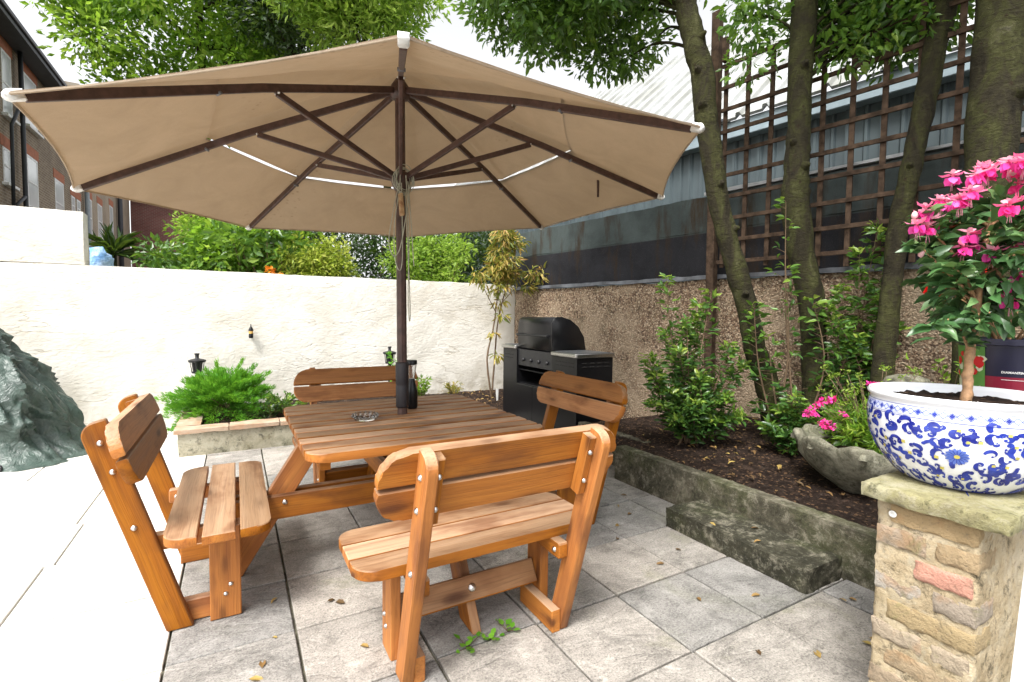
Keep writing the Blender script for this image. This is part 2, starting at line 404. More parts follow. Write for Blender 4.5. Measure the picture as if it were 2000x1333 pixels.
# felt wall
m = NB('bitumen_felt'); o = m.obj(); n = m.noise(o, 1.8, 6, .7, .6); fine = m.noise(o, 120, 3, .7)
up = m.ramp(n, [(.3, (.035, .043, .042)), (.7, (.070, .086, .084))]); lo_ = m.ramp(n, [(.3, (.012, .012, .014)), (.7, (.026, .026, .030))])
c = m.mix(m.ramp(m.math('SUBTRACT', m.pos(2), 1.79), [(.49, 0), (.50, 1)]), lo_, up)
st = m.noise(m.scale(o, (2.5, 2.5, .45)), 1.6, 5, .7)
c = m.mix(m.math('MULTIPLY', m.ramp(st, [(.52, 0), (.66, .85)]), m.ramp(m.pos(2), [(.0, 0), (1, 1)])), c, (.035, .022, .012))
c = m.mix(m.ramp(fine, [(.6, 0), (.8, .35)]), c, (.2, .21, .2))
m.b.inputs['Specular IOR Level'].default_value = .15; m.col(c); m.rough(.9); m.bump(m.math('ADD', fine, m.math('MULTIPLY', n, 3)), .3, .006); M['felt'] = m.m
M['lead'] = simple('lead_flashing', (.16, .17, .19), .55, .0, nsc=6, var=.6, bst=.4, bd=.01)
M['whitecap'] = simple('pale_wall_capping', (.42, .43, .44), .6, nsc=5)
# soil
m = NB('soil'); o = m.obj(); n = m.noise(o, 16, 8, .75); v = m.vor(o, 70, 'Color')
c = m.ramp(n, [(.3, (.008, .005, .004)), (.52, (.024, .015, .011)), (.70, (.085, .055, .04))])
c = m.mix(m.ramp(m.node('ShaderNodeSeparateColor', {0: v}).outputs[0], [(.9, 0), (.93, .55)]), c, (.22, .13, .07))
m.b.inputs['Specular IOR Level'].default_value = .15; m.col(c); m.rough(.95); m.bump(m.math('ADD', n, m.noise(o, 60, 4, .7)), .9, .03); M['soil'] = m.m
M['slab'] = slab_mat('weathered_slab', (.30, .285, .262), (.17, .162, .148), .5, .9, .75)
M['slab_clean'] = slab_mat('clean_pale_slab', (.66, .645, .61), (.56, .54, .50), .05, .15, .15)
M['joint'] = simple('sandy_joint', (.14, .13, .09), .95, nsc=12, var=.8, bst=.3)
M['mosscon'] = concrete_mat('mossy_concrete', [(.3, (.030, .028, .019)), (.5, (.085, .078, .055)), (.72, (.23, .205, .155))], .6)
M['stepcon'] = concrete_mat('dark_mossy_step', [(.3, (.014, .014, .010)), (.52, (.045, .043, .029)), (.75, (.13, .12, .088))], .6)
M['planter'] = concrete_mat('stained_cement', [(.3, (.22, .20, .13)), (.5, (.38, .355, .27)), (.7, (.46, .435, .35))], .45)
M['tilecap'] = simple('terracotta_coping', (.33, .20, .12), .85, nsc=7, c2=(.40, .32, .24), bst=.5, bd=.008)
M['capstone'] = concrete_mat('mossy_capstone', [(.3, (.15, .13, .075)), (.5, (.27, .25, .13)), (.7, (.38, .36, .26))], .30)
# bark
m = NB('bark'); o = m.obj(); n = m.noise(m.scale(o, (5, 5, 2.2)), 1.3, 7, .72, .8); f = m.noise(m.scale(o, (16, 16, 34)), 1, 5, .7, 1.0)
c = m.ramp(n, [(.30, (.012, .010, .007)), (.44, (.030, .026, .015)), (.54, (.042, .043, .015)), (.64, (.066, .066, .028)), (.74, (.12, .11, .085))])
c = m.mix(m.ramp(f, [(.5, 0), (.62, .6)]), c, (.022, .018, .012))
c = m.mix(m.ramp(m.vor(m.scale(o, (1, 1, .8)), 9), [(.06, .8), (.13, 0)]), c, (.028, .018, .012))
m.b.inputs['Specular IOR Level'].default_value = .15; m.col(c); m.rough(.9); m.bump(m.math('ADD', n, f), .9, .025); M['bark'] = m.m
M['trellis'] = simple('weathered_trellis_timber', (.095, .062, .042), .9, nsc=14, var=.65, bst=.5, bd=.003, spec=.15)
M['twig'] = simple('brown_twig', (.14, .09, .05), .8, nsc=30, bst=.2)
M['whip'] = simple('pale_brown_stem', (.42, .24, .12), .6, nsc=60, bst=.4, var=.5)
# fabric
m = NB('taupe_canvas'); o = m.obj(); n = m.noise(o, 3.2, 6, .68, .8)
wv = m.noise(m.scale(o, (1, 1, 1)), 260, 2, .7)
c = m.ramp(n, [(.3, (.285, .235, .178)), (.68, (.42, .35, .27))]); c = m.mix(m.ramp(wv, [(.35, .3), (.6, 0)]), c, (.22, .17, .12))
spots = m.math('MULTIPLY', m.ramp(m.vor(o, 22), [(.12, .75), (.26, 0)]), m.ramp(m.noise(o, .9, 3), [(.60, 0), (.68, 1)]))
c = m.mix(spots, c, (.06, .035, .015)); m.col(c); m.rough(.85); m.bump(wv, .15, .001)
t = m.node('ShaderNodeBsdfTranslucent', {'Color': (.66, .53, .38, 1)}); mx = m.node('ShaderNodeMixShader', {0: .34})
m.l.new(m.b.outputs[0], mx.inputs[1]); m.l.new(t.outputs[0], mx.inputs[2]); m.l.new(mx.outputs[0], m.out.inputs['Surface']); M['canvas'] = m.m
M['seam'] = simple('canvas_seam_tape', (.24, .18, .12), .9, nsc=60, bst=.2)
# tarpaulin
m = NB('green_tarpaulin'); o = m.obj(); n = m.noise(o, 6, 6, .7, 1.2); c = m.ramp(n, [(.35, (.026, .044, .036)), (.7, (.06, .095, .078))])
cr = m.math('ABSOLUTE', m.math('SUBTRACT', m.noise(o, 7, 5, .6, 1.5), .5)); m.col(c); m.rough(.33); m.b.inputs['Specular IOR Level'].default_value = .6; m.bump(m.math('ADD', m.math('MULTIPLY', cr, 1.4), m.math('MULTIPLY', m.noise(o, 45, 4, .65), .18)), .7, .03); M['tarp'] = m.m
# clad shed
m = NB('ribbed_steel_cladding'); o = m.obj(); c = m.ramp(m.noise(m.scale(o, (1, 1, .3)), 3, 4, .6), [(.3, (.050, .066, .074)), (.7, (.075, .10, .11))]); m.col(c); m.rough(.5); M['clad'] = m.m
M['fascia'] = simple('blue_grey_fascia', (.27, .34, .38), .5, nsc=3, bst=0)
m = NB('pale_roof_sheet'); o = m.obj(); c = m.ramp(m.noise(m.scale(o, (.5, 2.2, .5)), 1.5, 5, .65), [(.38, (.235, .24, .225)), (.6, (.345, .355, .355))]); m.col(c); m.rough(.8); m.b.inputs['Specular IOR Level'].default_value = .2; M['roof'] = m.m
# far brick
def brickmat(name, c1, c2, mort, sc=1, swz=(1, 2, 0)):
    m = NB(name); s = m.node('ShaderNodeSeparateXYZ', {0: m.obj()})
    v = m.node('ShaderNodeCombineXYZ', {0: s.outputs[swz[0]], 1: s.outputs[swz[1]], 2: 0}).outputs[0]
    b = m.node('ShaderNodeTexBrick', {'Vector': v, 'Color1': (*c1, 1), 'Color2': (*c2, 1), 'Mortar': (*mort, 1), 'Scale': sc, 'Mortar Size': .014, 'Brick Width': .23, 'Row Height': .085, 'Bias': -.1})
    c = m.mix(m.ramp(m.noise(m.obj(), .5, 5, .7), [(.4, 0), (.7, .6)]), b.outputs[0], tuple(x * .45 for x in c1))
    m.col(c); m.rough(.9); return m.m
M['stock'] = brickmat('london_stock_brick', (.20, .135, .085), (.27, .20, .13), (.33, .29, .24))
M['stock2'] = brickmat('pale_stock_brick', (.33, .26, .19), (.38, .28, .2), (.36, .32, .26))
M['redbrick'] = brickmat('red_brick', (.19, .06, .05), (.14, .05, .045), (.22, .15, .13), swz=(0, 2, 1))
M['arch'] = simple('rubbed_red_brick', (.42, .15, .08), .85, nsc=8)
M['wfw'] = simple('white_window_paint', (.8, .8, .8), .5, bst=0)
M['pane'] = simple('window_pane', (.68, .71, .72), .2, bst=0, nsc=.4)  # near-white colour stands in for overexposed glass
M['slate'] = simple('dark_slate', (.05, .055, .065), .6, nsc=5)
M['pipe'] = simple('black_iron_pipe', (.02, .022, .03), .5, bst=0)
M['greypipe'] = simple('grey_plastic_pipe', (.28, .32, .35), .5, bst=0)
# china pot
M['china'] = simple('white_porcelain', (.78, .80, .84), .08, nsc=4, var=.03, bst=0)
M['blue'] = simple('cobalt_blue_glaze', (.008, .014, .19), .1, nsc=30, c2=(.03, .06, .38), bst=0)
M['blue2'] = simple('pale_blue_glaze', (.10, .17, .55), .1, nsc=40, bst=0)
M['yellow'] = simple('yellow_glaze', (.60, .52, .12), .12, nsc=30, bst=0)
M['navy'] = simple('navy_pot_label', (.012, .012, .035), .35, bst=0, nsc=3)
M['wine'] = simple('wine_red_label', (.22, .008, .03), .35, bst=0, nsc=3)
M['letter'] = simple('white_print', (.8, .8, .8), .5, bst=0)
L = {}
L['laurel'] = leaf_mat('laurel_leaf', [(0, (.03, .085, .018)), (.5, (.10, .22, .035)), (.85, (.19, .36, .05)), (1, (.34, .48, .08))], .34, .42)
L['lime'] = leaf_mat('lime_leaf', [(0, (.07, .17, .02)), (.4, (.30, .50, .05)), (1, (.55, .70, .12))], .5, .55)
L['gold'] = leaf_mat('yellow_green_leaf', [(0, (.12, .20, .02)), (.4, (.36, .45, .04)), (1, (.62, .62, .10))], .5, .4)
L['tree'] = leaf_mat('tree_leaf', [(0, (.05, .14, .014)), (.4, (.20, .42, .03)), (.8, (.40, .62, .06)), (1, (.58, .72, .14))], .45, .6)
L['dark'] = leaf_mat('evergreen_leaf', [(0, (.008, .022, .007)), (.6, (.024, .06, .012)), (1, (.07, .16, .025))], .38, .25)
L['juniper'] = leaf_mat('juniper_needle', [(0, (.03, .16, .012)), (.5, (.13, .44, .025)), (1, (.32, .68, .06))], .5, .42)
L['ochre'] = leaf_mat('ochre_leaf', [(0, (.12, .17, .02)), (.4, (.38, .34, .05)), (.75, (.58, .43, .10)), (1, (.50, .26, .07))], .45, .35)
L['fuchsia'] = leaf_mat('fuchsia_leaf', [(0, (.03, .08, .028)), (.6, (.075, .19, .06)), (1, (.19, .33, .12))], .36, .2, .8)
L['fallen'] = leaf_mat('fallen_leaf', [(0, (.10, .05, .02)), (.5, (.28, .15, .05)), (1, (.5, .36, .10))], .6, .1, .3)
L['pink'] = leaf_mat('pink_petal', [(0, (.80, .10, .26)), (.5, (.88, .22, .40)), (1, (.92, .48, .60))], .45, .45, 0)
L['mag'] = leaf_mat('magenta_petal', [(0, (.80, .02, .22)), (1, (.90, .10, .50))], .45, .4, 0)
L['pale'] = leaf_mat('pale_pink_petal', [(0, (.80, .30, .42)), (1, (.85, .55, .62))], .45, .3, 0)
L['red'] = leaf_mat('scarlet_petal', [(0, (.55, .004, .006)), (1, (.80, .02, .015))], .45, .2, 0)
L['orange'] = leaf_mat('orange_petal', [(0, (.8, .25, .02)), (1, (.85, .4, .03))], .5, .3, 0)

# ================================================================ the setting
# ground: one sheet to the horizon, joints below the slabs
b = BM(); box(b, (-60, -40, -.9), (60, 90, -.018), 0); struct(link('ground', b, M['joint']))
b = BM()
xs = [-.26 + .4625 * k for k in range(-1, 13)]; ys = [1.305 + .4525 * k for k in range(-6, 13)]
for i in range(1, len(xs) - 1):
    for j in range(len(ys) - 1):
        x0, x1, y0, y1 = xs[i], xs[i + 1], ys[j], min(ys[j + 1], 7.0)
        if x0 > 2.8 and y0 < 3.6: continue
        if x0 > 4.05: continue
        g = .0055; dz = random.uniform(-.003, .002)
        box(b, (x0 + g, y0 + g, -.04 + dz), (x1 - g, y1 - g, dz), .004)
struct(link('paving', b, M['slab']))
b = BM()
yy = -2.0; row = 0
while yy < 7.0:
    hgt = .6; xx = -.26; k = 0
    while xx > -9:
        wd = random.choice([.6, .6, .9]) if k else random.choice([.60, .64])
        box(b, (xx - wd + .005, yy + .008, -.04), (xx - .005, min(yy + hgt, 7.01) - .008, random.uniform(-.001, .001)), .003)
        xx -= wd; k += 1
    yy += hgt
struct(link('pale_paving', b, M['slab_clean']))

# soil beds
def bed(name, xa, xb, ya, yb, zf, res=.05, amp=.02):
    nx = int((xb(ya) - xa) / res) + 2; ny = int((yb - ya) / res); V = []; F = []
    for j in range(ny + 1):
        y = ya + (yb - ya) * j / ny
        for i in range(nx + 1):
            x = xa + (xb(y) - xa) * i / nx
            p = Vector((x * 5, y * 5, 0)); z = zf(x, y) + amp * (mnoise.noise(p) + .6 * mnoise.noise(p * 2.7) + .45 * mnoise.noise(p * 7))
            V.append((x, y, z))
    for j in range(ny):
        for i in range(nx):
            a = j * (nx + 1) + i; F.append((a, a + 1, a + nx + 2, a + nx + 1))
    me = bpy.data.meshes.new(name); me.from_pydata(V, [], F); return link(name, me, M['soil'], smooth=60)
wallx = lambda y: 4.0 + .16 * (7.02 - y)
struct(bed('soil_bed', 2.80, lambda y: wallx(y) + .05, -2, 3.5, lambda x, y: .235 + .09 * min(1, (x - 2.8) / 1.6), .045, .02))
struct(bed('back_soil', 3.12, lambda y: wallx(y) + .05, 3.5, 4.0, lambda x, y: .24, .05, .02))
struct(bed('corner_soil', 2.2, lambda y: 4.1, 5.75, 7.03, lambda x, y: -.01 + .16 * min(1, (y - 5.75) / .8), .05, .02))

def kerb(name, lo, hi, mat, label, cat='kerb', amp=.0035, res=.02, seed=0):
    b = BM(); rough_box(b, lo, hi, res, amp, 30, seed=seed, edge=.001); o = link(name, b, mat, smooth=40); return tag(o, label, cat) if label else struct(o)
kerb('bed_kerb', (2.73, .79, -.02), (2.84, 3.08, .272), M['mosscon'], 'long mossy concrete kerb holding back the dark soil bed')
kerb('bed_kerb', (3.06, 3.082, -.02), (3.15, 4.02, .262), M['mosscon'], 'short concrete kerb set back behind the far end of the long mossy kerb', seed=4)
kerb('garden_step', (2.405, 1.315, -.02), (2.727, 2.215, .118), M['stepcon'], 'low dark moss-covered concrete step against the long kerb', 'step', .005, .012, seed=9)

# cream rendered walls
b = BM(); rough_box(b, (-9, 7.02, -.3), (4.02, 7.28, 1.857), .09, .009, 2.4, edge=.008)
link('garden_wall', b, M['render'], smooth=50); tag(bpy.data.objects['garden_wall'], 'long low cream rendered wall running along the back of the patio', 'wall')
b = BM(); rough_box(b, (-9, 7.03, 1.85), (-1.43, 7.27, 2.44), .08, .008, 2.6, edge=.01, seed=3)
tag(link('garden_wall', b, M['render'], smooth=50), 'raised cream rendered wall section at the left, taller than the rest', 'wall')

# right-hand wall frame: s runs from the corner towards the camera, o = offset out of the garden
Dv = Vector((.158, -.987, 0)).normalized(); Nv = Vector((.987, .158, 0)).normalized(); A0 = Vector((4.0, 7.02, 0))
def wp(s, o, z): return A0 + Dv * s + Nv * o + Vector((0, 0, z))
MW = Matrix(((Dv.x, Nv.x, 0, A0.x), (Dv.y, Nv.y, 0, A0.y), (0, 0, 1, 0), (0, 0, 0, 1)))
def wbox(b, s0, s1, o0, o1, z0, z1, res=.12, amp=.008, sc=3, edge=.004, seed=0, mi=0):
    t = BM(); rough_box(t, (s0, o0, z0), (s1, o1, z1), res, amp, sc, edge=edge, seed=seed)
    bmesh.ops.recalc_face_normals(t, faces=t.faces)
    t.transform(MW); bmesh.ops.recalc_face_normals(t, faces=t.faces); join(b, t, None, mi)
fw = root('boundary_wall', A0, 'tall pebbledash wall with a dark felt-covered top running up the right side', 'wall')
b = BM(); wbox(b, 0, 9, 0, .3, -.1, 1.765, .1, .02, 4); link('pebbledash_base', b, M['pebble'], fw, smooth=60)
b = BM(); wbox(b, -.3, 9, .04, .27, 1.80, 2.69, .1, .012, 2.2, seed=5); link('felt_top', b, M['felt'], fw, smooth=60)
b = BM(); wbox(b, 0, 9, -.045, .03, 1.762, 1.815, .1, .012, 5, seed=7); link('lead_flashing', b, M['lead'], fw, smooth=60)
b = BM(); wbox(b, 3.3, 9, .02, .30, 2.695, 2.735, .15, .006, 2, seed=8); link('pale_capping', b, M['whitecap'], fw, smooth=60)
b = BM()
for z in (2.30,): wbox(b, -.3, 9, .028, .04, z, z + .012, .15, .004, 2, seed=2)
link('felt_lap', b, M['felt'], fw)

# clad shed beyond the wall
sh = root('clad_building', wp(2, 2, 0), 'long building with ribbed blue-grey steel cladding and a pale sheet roof behind the felt-topped wall', 'building')
b = BM(); t = BM(); box(t, (-5, 2.06, 0), (12, 2.3, 4.0), 0)
for k in range(95):
    s = -5 + k * .18; pts = [(s, 2.06), (s + .02, 2.03), (s + .05, 2.03), (s + .07, 2.06)]
    poly(t, [(p[0], p[1], 2.0) for p in pts], (0, 0, 4.0), 0)
t.transform(MW); bmesh.ops.recalc_face_normals(t, faces=t.faces); join(b, t); link('cladding', b, M['clad'], sh)
b = BM(); t = BM()
for k in range(48): box(t, (-5 + k * .36, 2.02, 0), (-5 + k * .36 + .035, 2.058, 3.99), 0)
t.transform(MW); join(b, t); link('rib', b, M['clad'], sh)
b = BM(); t = BM(); box(t, (-5.2, 1.86, 3.93), (12, 2.05, 4.17), .01); t.transform(MW); join(b, t); link('fascia', b, M['fascia'], sh)
b = BM(); t = BM()
for k in range(17): box(t, (-4.6 + k, 1.78, 4.172), (-4.42 + k, 1.90, 4.215), .005)
t.transform(MW); join(b, t); link('bracket', b, M['slate'], sh)
b = BM(); t = BM()
pr = []
r0 = Vector((0, 1.80, 4.19)); r1 = Vector((0, 6.4, 8.1)); sl_ = (r1 - r0).normalized(); nr = Vector((1, 0, 0)).cross(sl_)
s = -7.2
out = []
while s < 12:
    out += [(s, 0), (s + .28, 0), (s + .30, .055), (s + .35, .055), (s + .37, 0)]; s += .37
bb = bmesh.new(); lo = [bb.verts.new(r0 + Vector((p[0], 0, 0)) + nr * p[1]) for p in out]; hi = [bb.verts.new(r1 + Vector((p[0], 0, 0)) + nr * p[1]) for p in out]
lo2 = [bb.verts.new(v.co - nr * .04) for v in lo]; hi2 = [bb.verts.new(v.co - nr * .04) for v in hi]
for i in range(len(out) - 1):
    bb.faces.new((lo[i], lo[i + 1], hi[i + 1], hi[i])); bb.faces.new((lo2[i + 1], lo2[i], hi2[i], hi2[i + 1])); bb.faces.new((lo[i + 1], lo[i], lo2[i], lo2[i + 1]))
join(t, bb); t.transform(MW); join(b, t); link('roof', b, M['roof'], sh)

# ---------------------------------------------------------------- brick houses on the left
hs_ = root('brick_house', (-5.6, 25, 0), 'tall brown brick terrace with white sash windows beyond the garden wall at the left', 'house')
b = BM(); box(b, (-13, 10, -.5), (-5.6, 27.62, 9.15), 0); link('wall', b, M['stock'], hs_)
b = BM(); box(b, (-13, 27.64, -.5), (-5.63, 38.5, 11), 0); link('wall', b, M['stock2'], hs_, label='paler brick rear part')
b = BM(); poly(b, [(-5.2, 10, 9.16), (-5.2, 10, 9.34), (-9.5, 10, 12.0), (-9.5, 10, 11.8)], (0, 0, 0.0001), 0) if 0 else None
b = BM(); t = [(-5.15, 18.8, 9.2), (-5.15, 18.8, 9.32), (-9.0, 18.8, 11.4), (-9.0, 18.8, 11.2)]
poly(b, t, (0, 17.6, 0), 0); link('roof', b, M['slate'], hs_)
b = BM(); box(b, (-5.58, 10, 9.02), (-5.08, 27.6, 9.19), .01); link('eave', b, M['slate'], hs_)
b = BM(); box(b, (-5.20, 10, 9.15), (-5.02, 27.6, 9.29), .02); link('gutter', b, M['pipe'], hs_)
def window(y0, y1, z0, z1, arch=True, x=-5.6, par=hs_, n=2):
    b = BM(); d = .07
    box(b, (x - .05, y0, z0), (x + .012, y0 + d, z1), .004); box(b, (x - .05, y1 - d, z0), (x + .012, y1, z1), .004)
    box(b, (x - .05, y0 + d, z1 - d), (x + .012, y1 - d, z1), .004); box(b, (x - .05, y0 + d, z0), (x + .012, y1 - d, z0 + d), .004)
    zm = (z0 + z1) / 2; box(b, (x - .04, y0 + d, zm - .03), (x + .02, y1 - d, zm + .03), .004)
    w_ = link('window', b, M['wfw'], par); WL[w_.name] = WL[par.name]
    b = BM(); box(b, (x - .03, y0 + d, z0 + d), (x + .006, y1 - d, z1 - d), 0); link('pane', b, M['pane'], w_)
    b = BM(); box(b, (x - .02, y0 - .1, z0 - .09), (x + .14, y1 + .1, z0 - .002), .01); link('sill', b, M['wfw'], w_)
    if arch:
        b = BM(); box(b, (x - .02, y0 - .12, z1 + .002), (x + .015, y1 + .12, z1 + .32), 0); link('lintel', b, M['arch'], w_)
for a in [(19.15, 19.75, 4.95, 5.95), (21.0, 21.95, 4.62, 6.25), (23.7, 24.75, 4.45, 6.15), (21.0, 22.1, 7.15, 8.75), (19.3, 20.0, 6.9, 8.7), (25.75, 26.25, 5.2, 5.95), (26.5, 27.05, 5.2, 5.95),
          (19.2, 20.2, 2.2, 3.7), (24.0, 25, 1.6, 3.3)]: window(*a)
for a in [(28.3, 29.1, 4.7, 6.4), (30.2, 31.1, 4.85, 6.5), (32.8, 33.6, 5.0, 6.9), (30.2, 31.1, 7.7, 9.3)]: window(*a, x=-5.63)
b = BM(); tube(b, [(-5.45, 20.25, 0), (-5.45, 20.25, 9.05)], .06); tube(b, [(-5.43, 20.25, 7.3), (-5.43, 19.9, 7.25), (-5.43, 19.3, 6.6), (-5.43, 19.2, 4)], .045)
tube(b, [(-5.45, 20.25, 4.8), (-5.45, 19.9, 4.6), (-5.45, 19.5, 4.4), (-5.45, 19.45, 0)], .05); link('downpipe', b, M['pipe'], hs_)
b = BM(); tube(b, [(-5.47, 27.55, 0), (-5.47, 27.55, 9.05)], .09); link('downpipe', b, M['greypipe'], hs_)
b = BM(); tube(b, [(-5.47, 34.6, 0), (-5.47, 34.6, 10.5)], .12); link('downpipe', b, M['pipe'], hs_)
h2 = root('grey_dormer_house', (-9, 26, 9), 'upper storeys of a taller grey and white house rising behind the brick terrace roof', 'house')
b = BM(); box(b, (-12, 19.5, 0), (-7.2, 23.2, 13.2), 0); link('wall', b, M['stock2'], h2)
b = BM(); box(b, (-12.2, 19.2, 13.2), (-6.9, 23.5, 13.7), .02); link('cornice', b, M['wfw'], h2)
b = BM(); box(b, (-11.9, 23.3, 0), (-8.3, 27, 12.2), 0); link('side_wing', b, M['slate'], h2)
window(20.2, 21.2, 10.8, 12.6, False, -7.2, h2); window(21.8, 22.8, 10.8, 12.6, False, -7.2, h2)
b = BM(); box(b, (-7.9, 23.3, 11.0), (-7.2, 24.0, 12.9), .01); link('chimney', b, M['stock'], h2)
h3 = root('red_brick_house', (-3, 39, 0), 'dark red brick house end half hidden by bushes beyond the brown terrace', 'house')
b = BM(); box(b, (-5.6, 38.6, -.5), (3.5, 44, 8.6), 0); link('wall', b, M['redbrick'], h3)
b = BM(); poly(b, [(-5.8, 38.4, 8.6), (3.7, 38.4, 8.6), (3.7, 38.4, 8.8), (-5.8, 38.4, 8.8)], (0, 5.6, 0) if 0 else (0, .5, 0), 0); link('cornice', b, M['slate'], h3)
# blue sheet thrown over something behind the wall
b = BM(); rough_box(b, (-1.86, 8.6, 1.2), (-1.50, 9.0, 2.17), .08, .10, 3.5, edge=.06, seed=4)
tag(link('blue_sheet', b, simple('blue_plastic_sheet', (.12, .3, .6), .35, nsc=5, c2=(.45, .6, .8), bst=.4, bd=.05), smooth=70), 'crumpled blue and white plastic sheet behind the garden wall at the left', 'sheet')

# ================================================================ trees
def trunk(name, path, radii, label, group=None, crown=None, n=16, knots=(), seed=0):
    radii = [r_ * .86 for r_ in radii]
    t = root(name, path[0], label, 'tree', group)
    P = spline(path, 7); R_ = lerpn(radii, len(P)); b = BM(); tube(b, P, R_, n, wob=.16, seed=seed)
    for k, (f, ang) in enumerate(knots):
        i = int(f * (len(P) - 1)); r = R_[i]; d = Vector((math.cos(ang), math.sin(ang), .25)).normalized()
        tube(b, [P[i] + d * r * .6, P[i] + d * r * 1.05, P[i] + d * r * 1.42], [r * .5, r * .36, r * .14], 9, wob=.4, seed=k)
    o = link('trunk', b, M['bark'], t, smooth=60); return t, P
# T1, leaning, in front of the trellis post
t1, P1 = trunk('leaning_tree', [(4.06, 2.49, .15), (3.97, 2.56, .74), (3.88, 2.63, 1.09), (3.82, 2.68, 1.44), (3.75, 2.74, 1.75), (3.66, 2.81, 2.14), (3.59, 2.87, 2.58), (3.54, 2.93, 3.06), (3.52, 2.96, 3.41), (3.44, 3.03, 3.8), (3.41, 3.07, 4.07), (3.38, 3.12, 4.8)],
    [.135, .11, .105, .10, .105, .095, .10, .10, .115, .11, .105, .10, .09], 'slim leaning tree with a knotty mossy trunk in front of the tall trellis post', 'trees in the bed along the pebbledash wall',
    knots=[(.66, 3.6), (.74, 3.4), (.52, 4.2), (.45, 4.9), (.8, 4.6), (.3, 3.9), (.36, .3)], seed=1)
def crown(t, n_cl, c, r, per, lm, size, cond=None, wr=.42, rcl=(.16, .3), hi=True, shell=.2, name='crown', up=.35, limbs=None, limbr=.02, extra=()):
    C_ = ell(n_cl, c, r, shell, cond)
    if len(extra): C_ = np.concatenate([C_, np.array(extra, float)]); n_cl = len(C_)
    Rr = RG.uniform(rcl[0], rcl[1], n_cl)
    P, A, I = clumps(C_, Rr, lambda q: max(8, int(per * (q / rcl[1]) ** 2)))
    rc = RG.random(n_cl)[I] * .5 + RG.random(len(P)) * .5
    me = leafmesh(name, P, A, RG.uniform(size * .7, size * 1.25, len(P)), wr, up, hi, rnd=rc)
    link(name, me, lm, t)
    if limbs is not None:
        b = BM()
        for q in C_[::max(1, len(C_) // limbs)]:
            q = Vector(q); base = min(LP_, key=lambda p: (p - q).length + abs(p.z - q.z + .6) * .5); mid = base.lerp(q, .5) + Vector((0, 0, .12 * (q - base).length))
            tube(b, spline([base, mid, q], 4), lerpn([limbr, limbr * .6, limbr * .2], 9), 6)
        link('limbs', b, M['bark'], t, smooth=60)
    return C_
LP_ = [Vector(p) for p in P1 if p.z > 3]
crown(t1, 210, (2.95, 3.9, 4.85), (1.35, 1.0, 1.05), 170, L['laurel'], .085, cond=lambda p: p[2] > 3.9 + .15 * math.sin(p[0] * 5) and p[0] < 4.0, limbs=14)
# T2 upright
t2, P2 = trunk('upright_tree', [(4.30, 2.33, .15), (4.31, 2.36, .8), (4.29, 2.40, 1.45), (4.23, 2.47, 1.89), (4.2, 2.52, 2.32), (4.21, 2.53, 2.65), (4.23, 2.54, 2.98), (4.26, 2.56, 3.64), (4.29, 2.57, 4.08), (4.32, 2.59, 4.9)],
    [.125, .115, .115, .12, .135, .11, .105, .115, .12, .115], 'straight upright mossy tree trunk between the leaning tree and the curved tree', 'trees in the bed along the pebbledash wall',
    knots=[(.55, 4.4), (.62, 3.3), (.75, 4.0)], seed=2)
LP_ = [Vector(p) for p in P2 if p.z > 3]
crown(t2, 95, (4.5, 2.15, 4.2), (.9, .6, .8), 130, L['laurel'], .085, cond=lambda p: p[2] > 3.42 + .3 * abs(p[0] - 4.3) and (p[0] - 4.25) * .86 + (p[1] - 2.54) * .51 > .03, limbs=10, extra=[(3.96, 2.82, 3.80), (3.90, 2.78, 3.95), (4.02, 2.86, 3.62), (3.86, 2.85, 4.1), (4.08, 2.75, 3.9), (3.98, 2.95, 4.05), (4.1, 2.85, 4.2)])
# T3 curved
t3, P3 = trunk('curved_tree', [(4.30, 1.86, .15), (4.32, 1.87, .8), (4.37, 1.87, 1.3), (4.43, 1.87, 1.75), (4.47, 1.87, 2.1), (4.54, 1.84, 2.5), (4.60, 1.83, 2.78), (4.67, 1.81, 3.1), (4.72, 1.79, 3.45), (4.77, 1.77, 3.75), (4.82, 1.76, 4.5)],
    [.11, .09, .08, .078, .08, .08, .08, .085, .088, .09, .09], 'curved mossy tree bending to the right beside the flowering pot plant', 'trees in the bed along the pebbledash wall', knots=[(.5, 3.5), (.35, 4.5)], seed=3)
LP_ = [Vector(p) for p in P3 if p.z > 3.4]
crown(t3, 80, (4.5, 1.6, 5.0), (1.2, 1.3, .6), 110, L['laurel'], .085, limbs=6)  # crown lies above the view, added to help shade the bed
t4, P4 = trunk('thick_tree', [(4.15, 1.22, .1), (4.17, 1.25, .9), (4.22, 1.28, 1.94), (4.25, 1.29, 2.44), (4.30, 1.30, 2.94), (4.36, 1.31, 3.44), (4.44, 1.29, 4.2)],
    [.20, .175, .16, .155, .16, .16, .155], 'thickest dark tree trunk behind the pink flowers at the right edge', 'trees in the bed along the pebbledash wall', knots=[(.6, 4.4)], n=20, seed=6)
LP_ = [Vector(p) for p in P4 if p.z > 3.4]
crown(t4, 110, (3.9, 1.2, 5.3), (1.8, 1.6, .8), 110, L['laurel'], .09, limbs=6, hi=False)  # big unseen crown over the view, built to shade the right bed

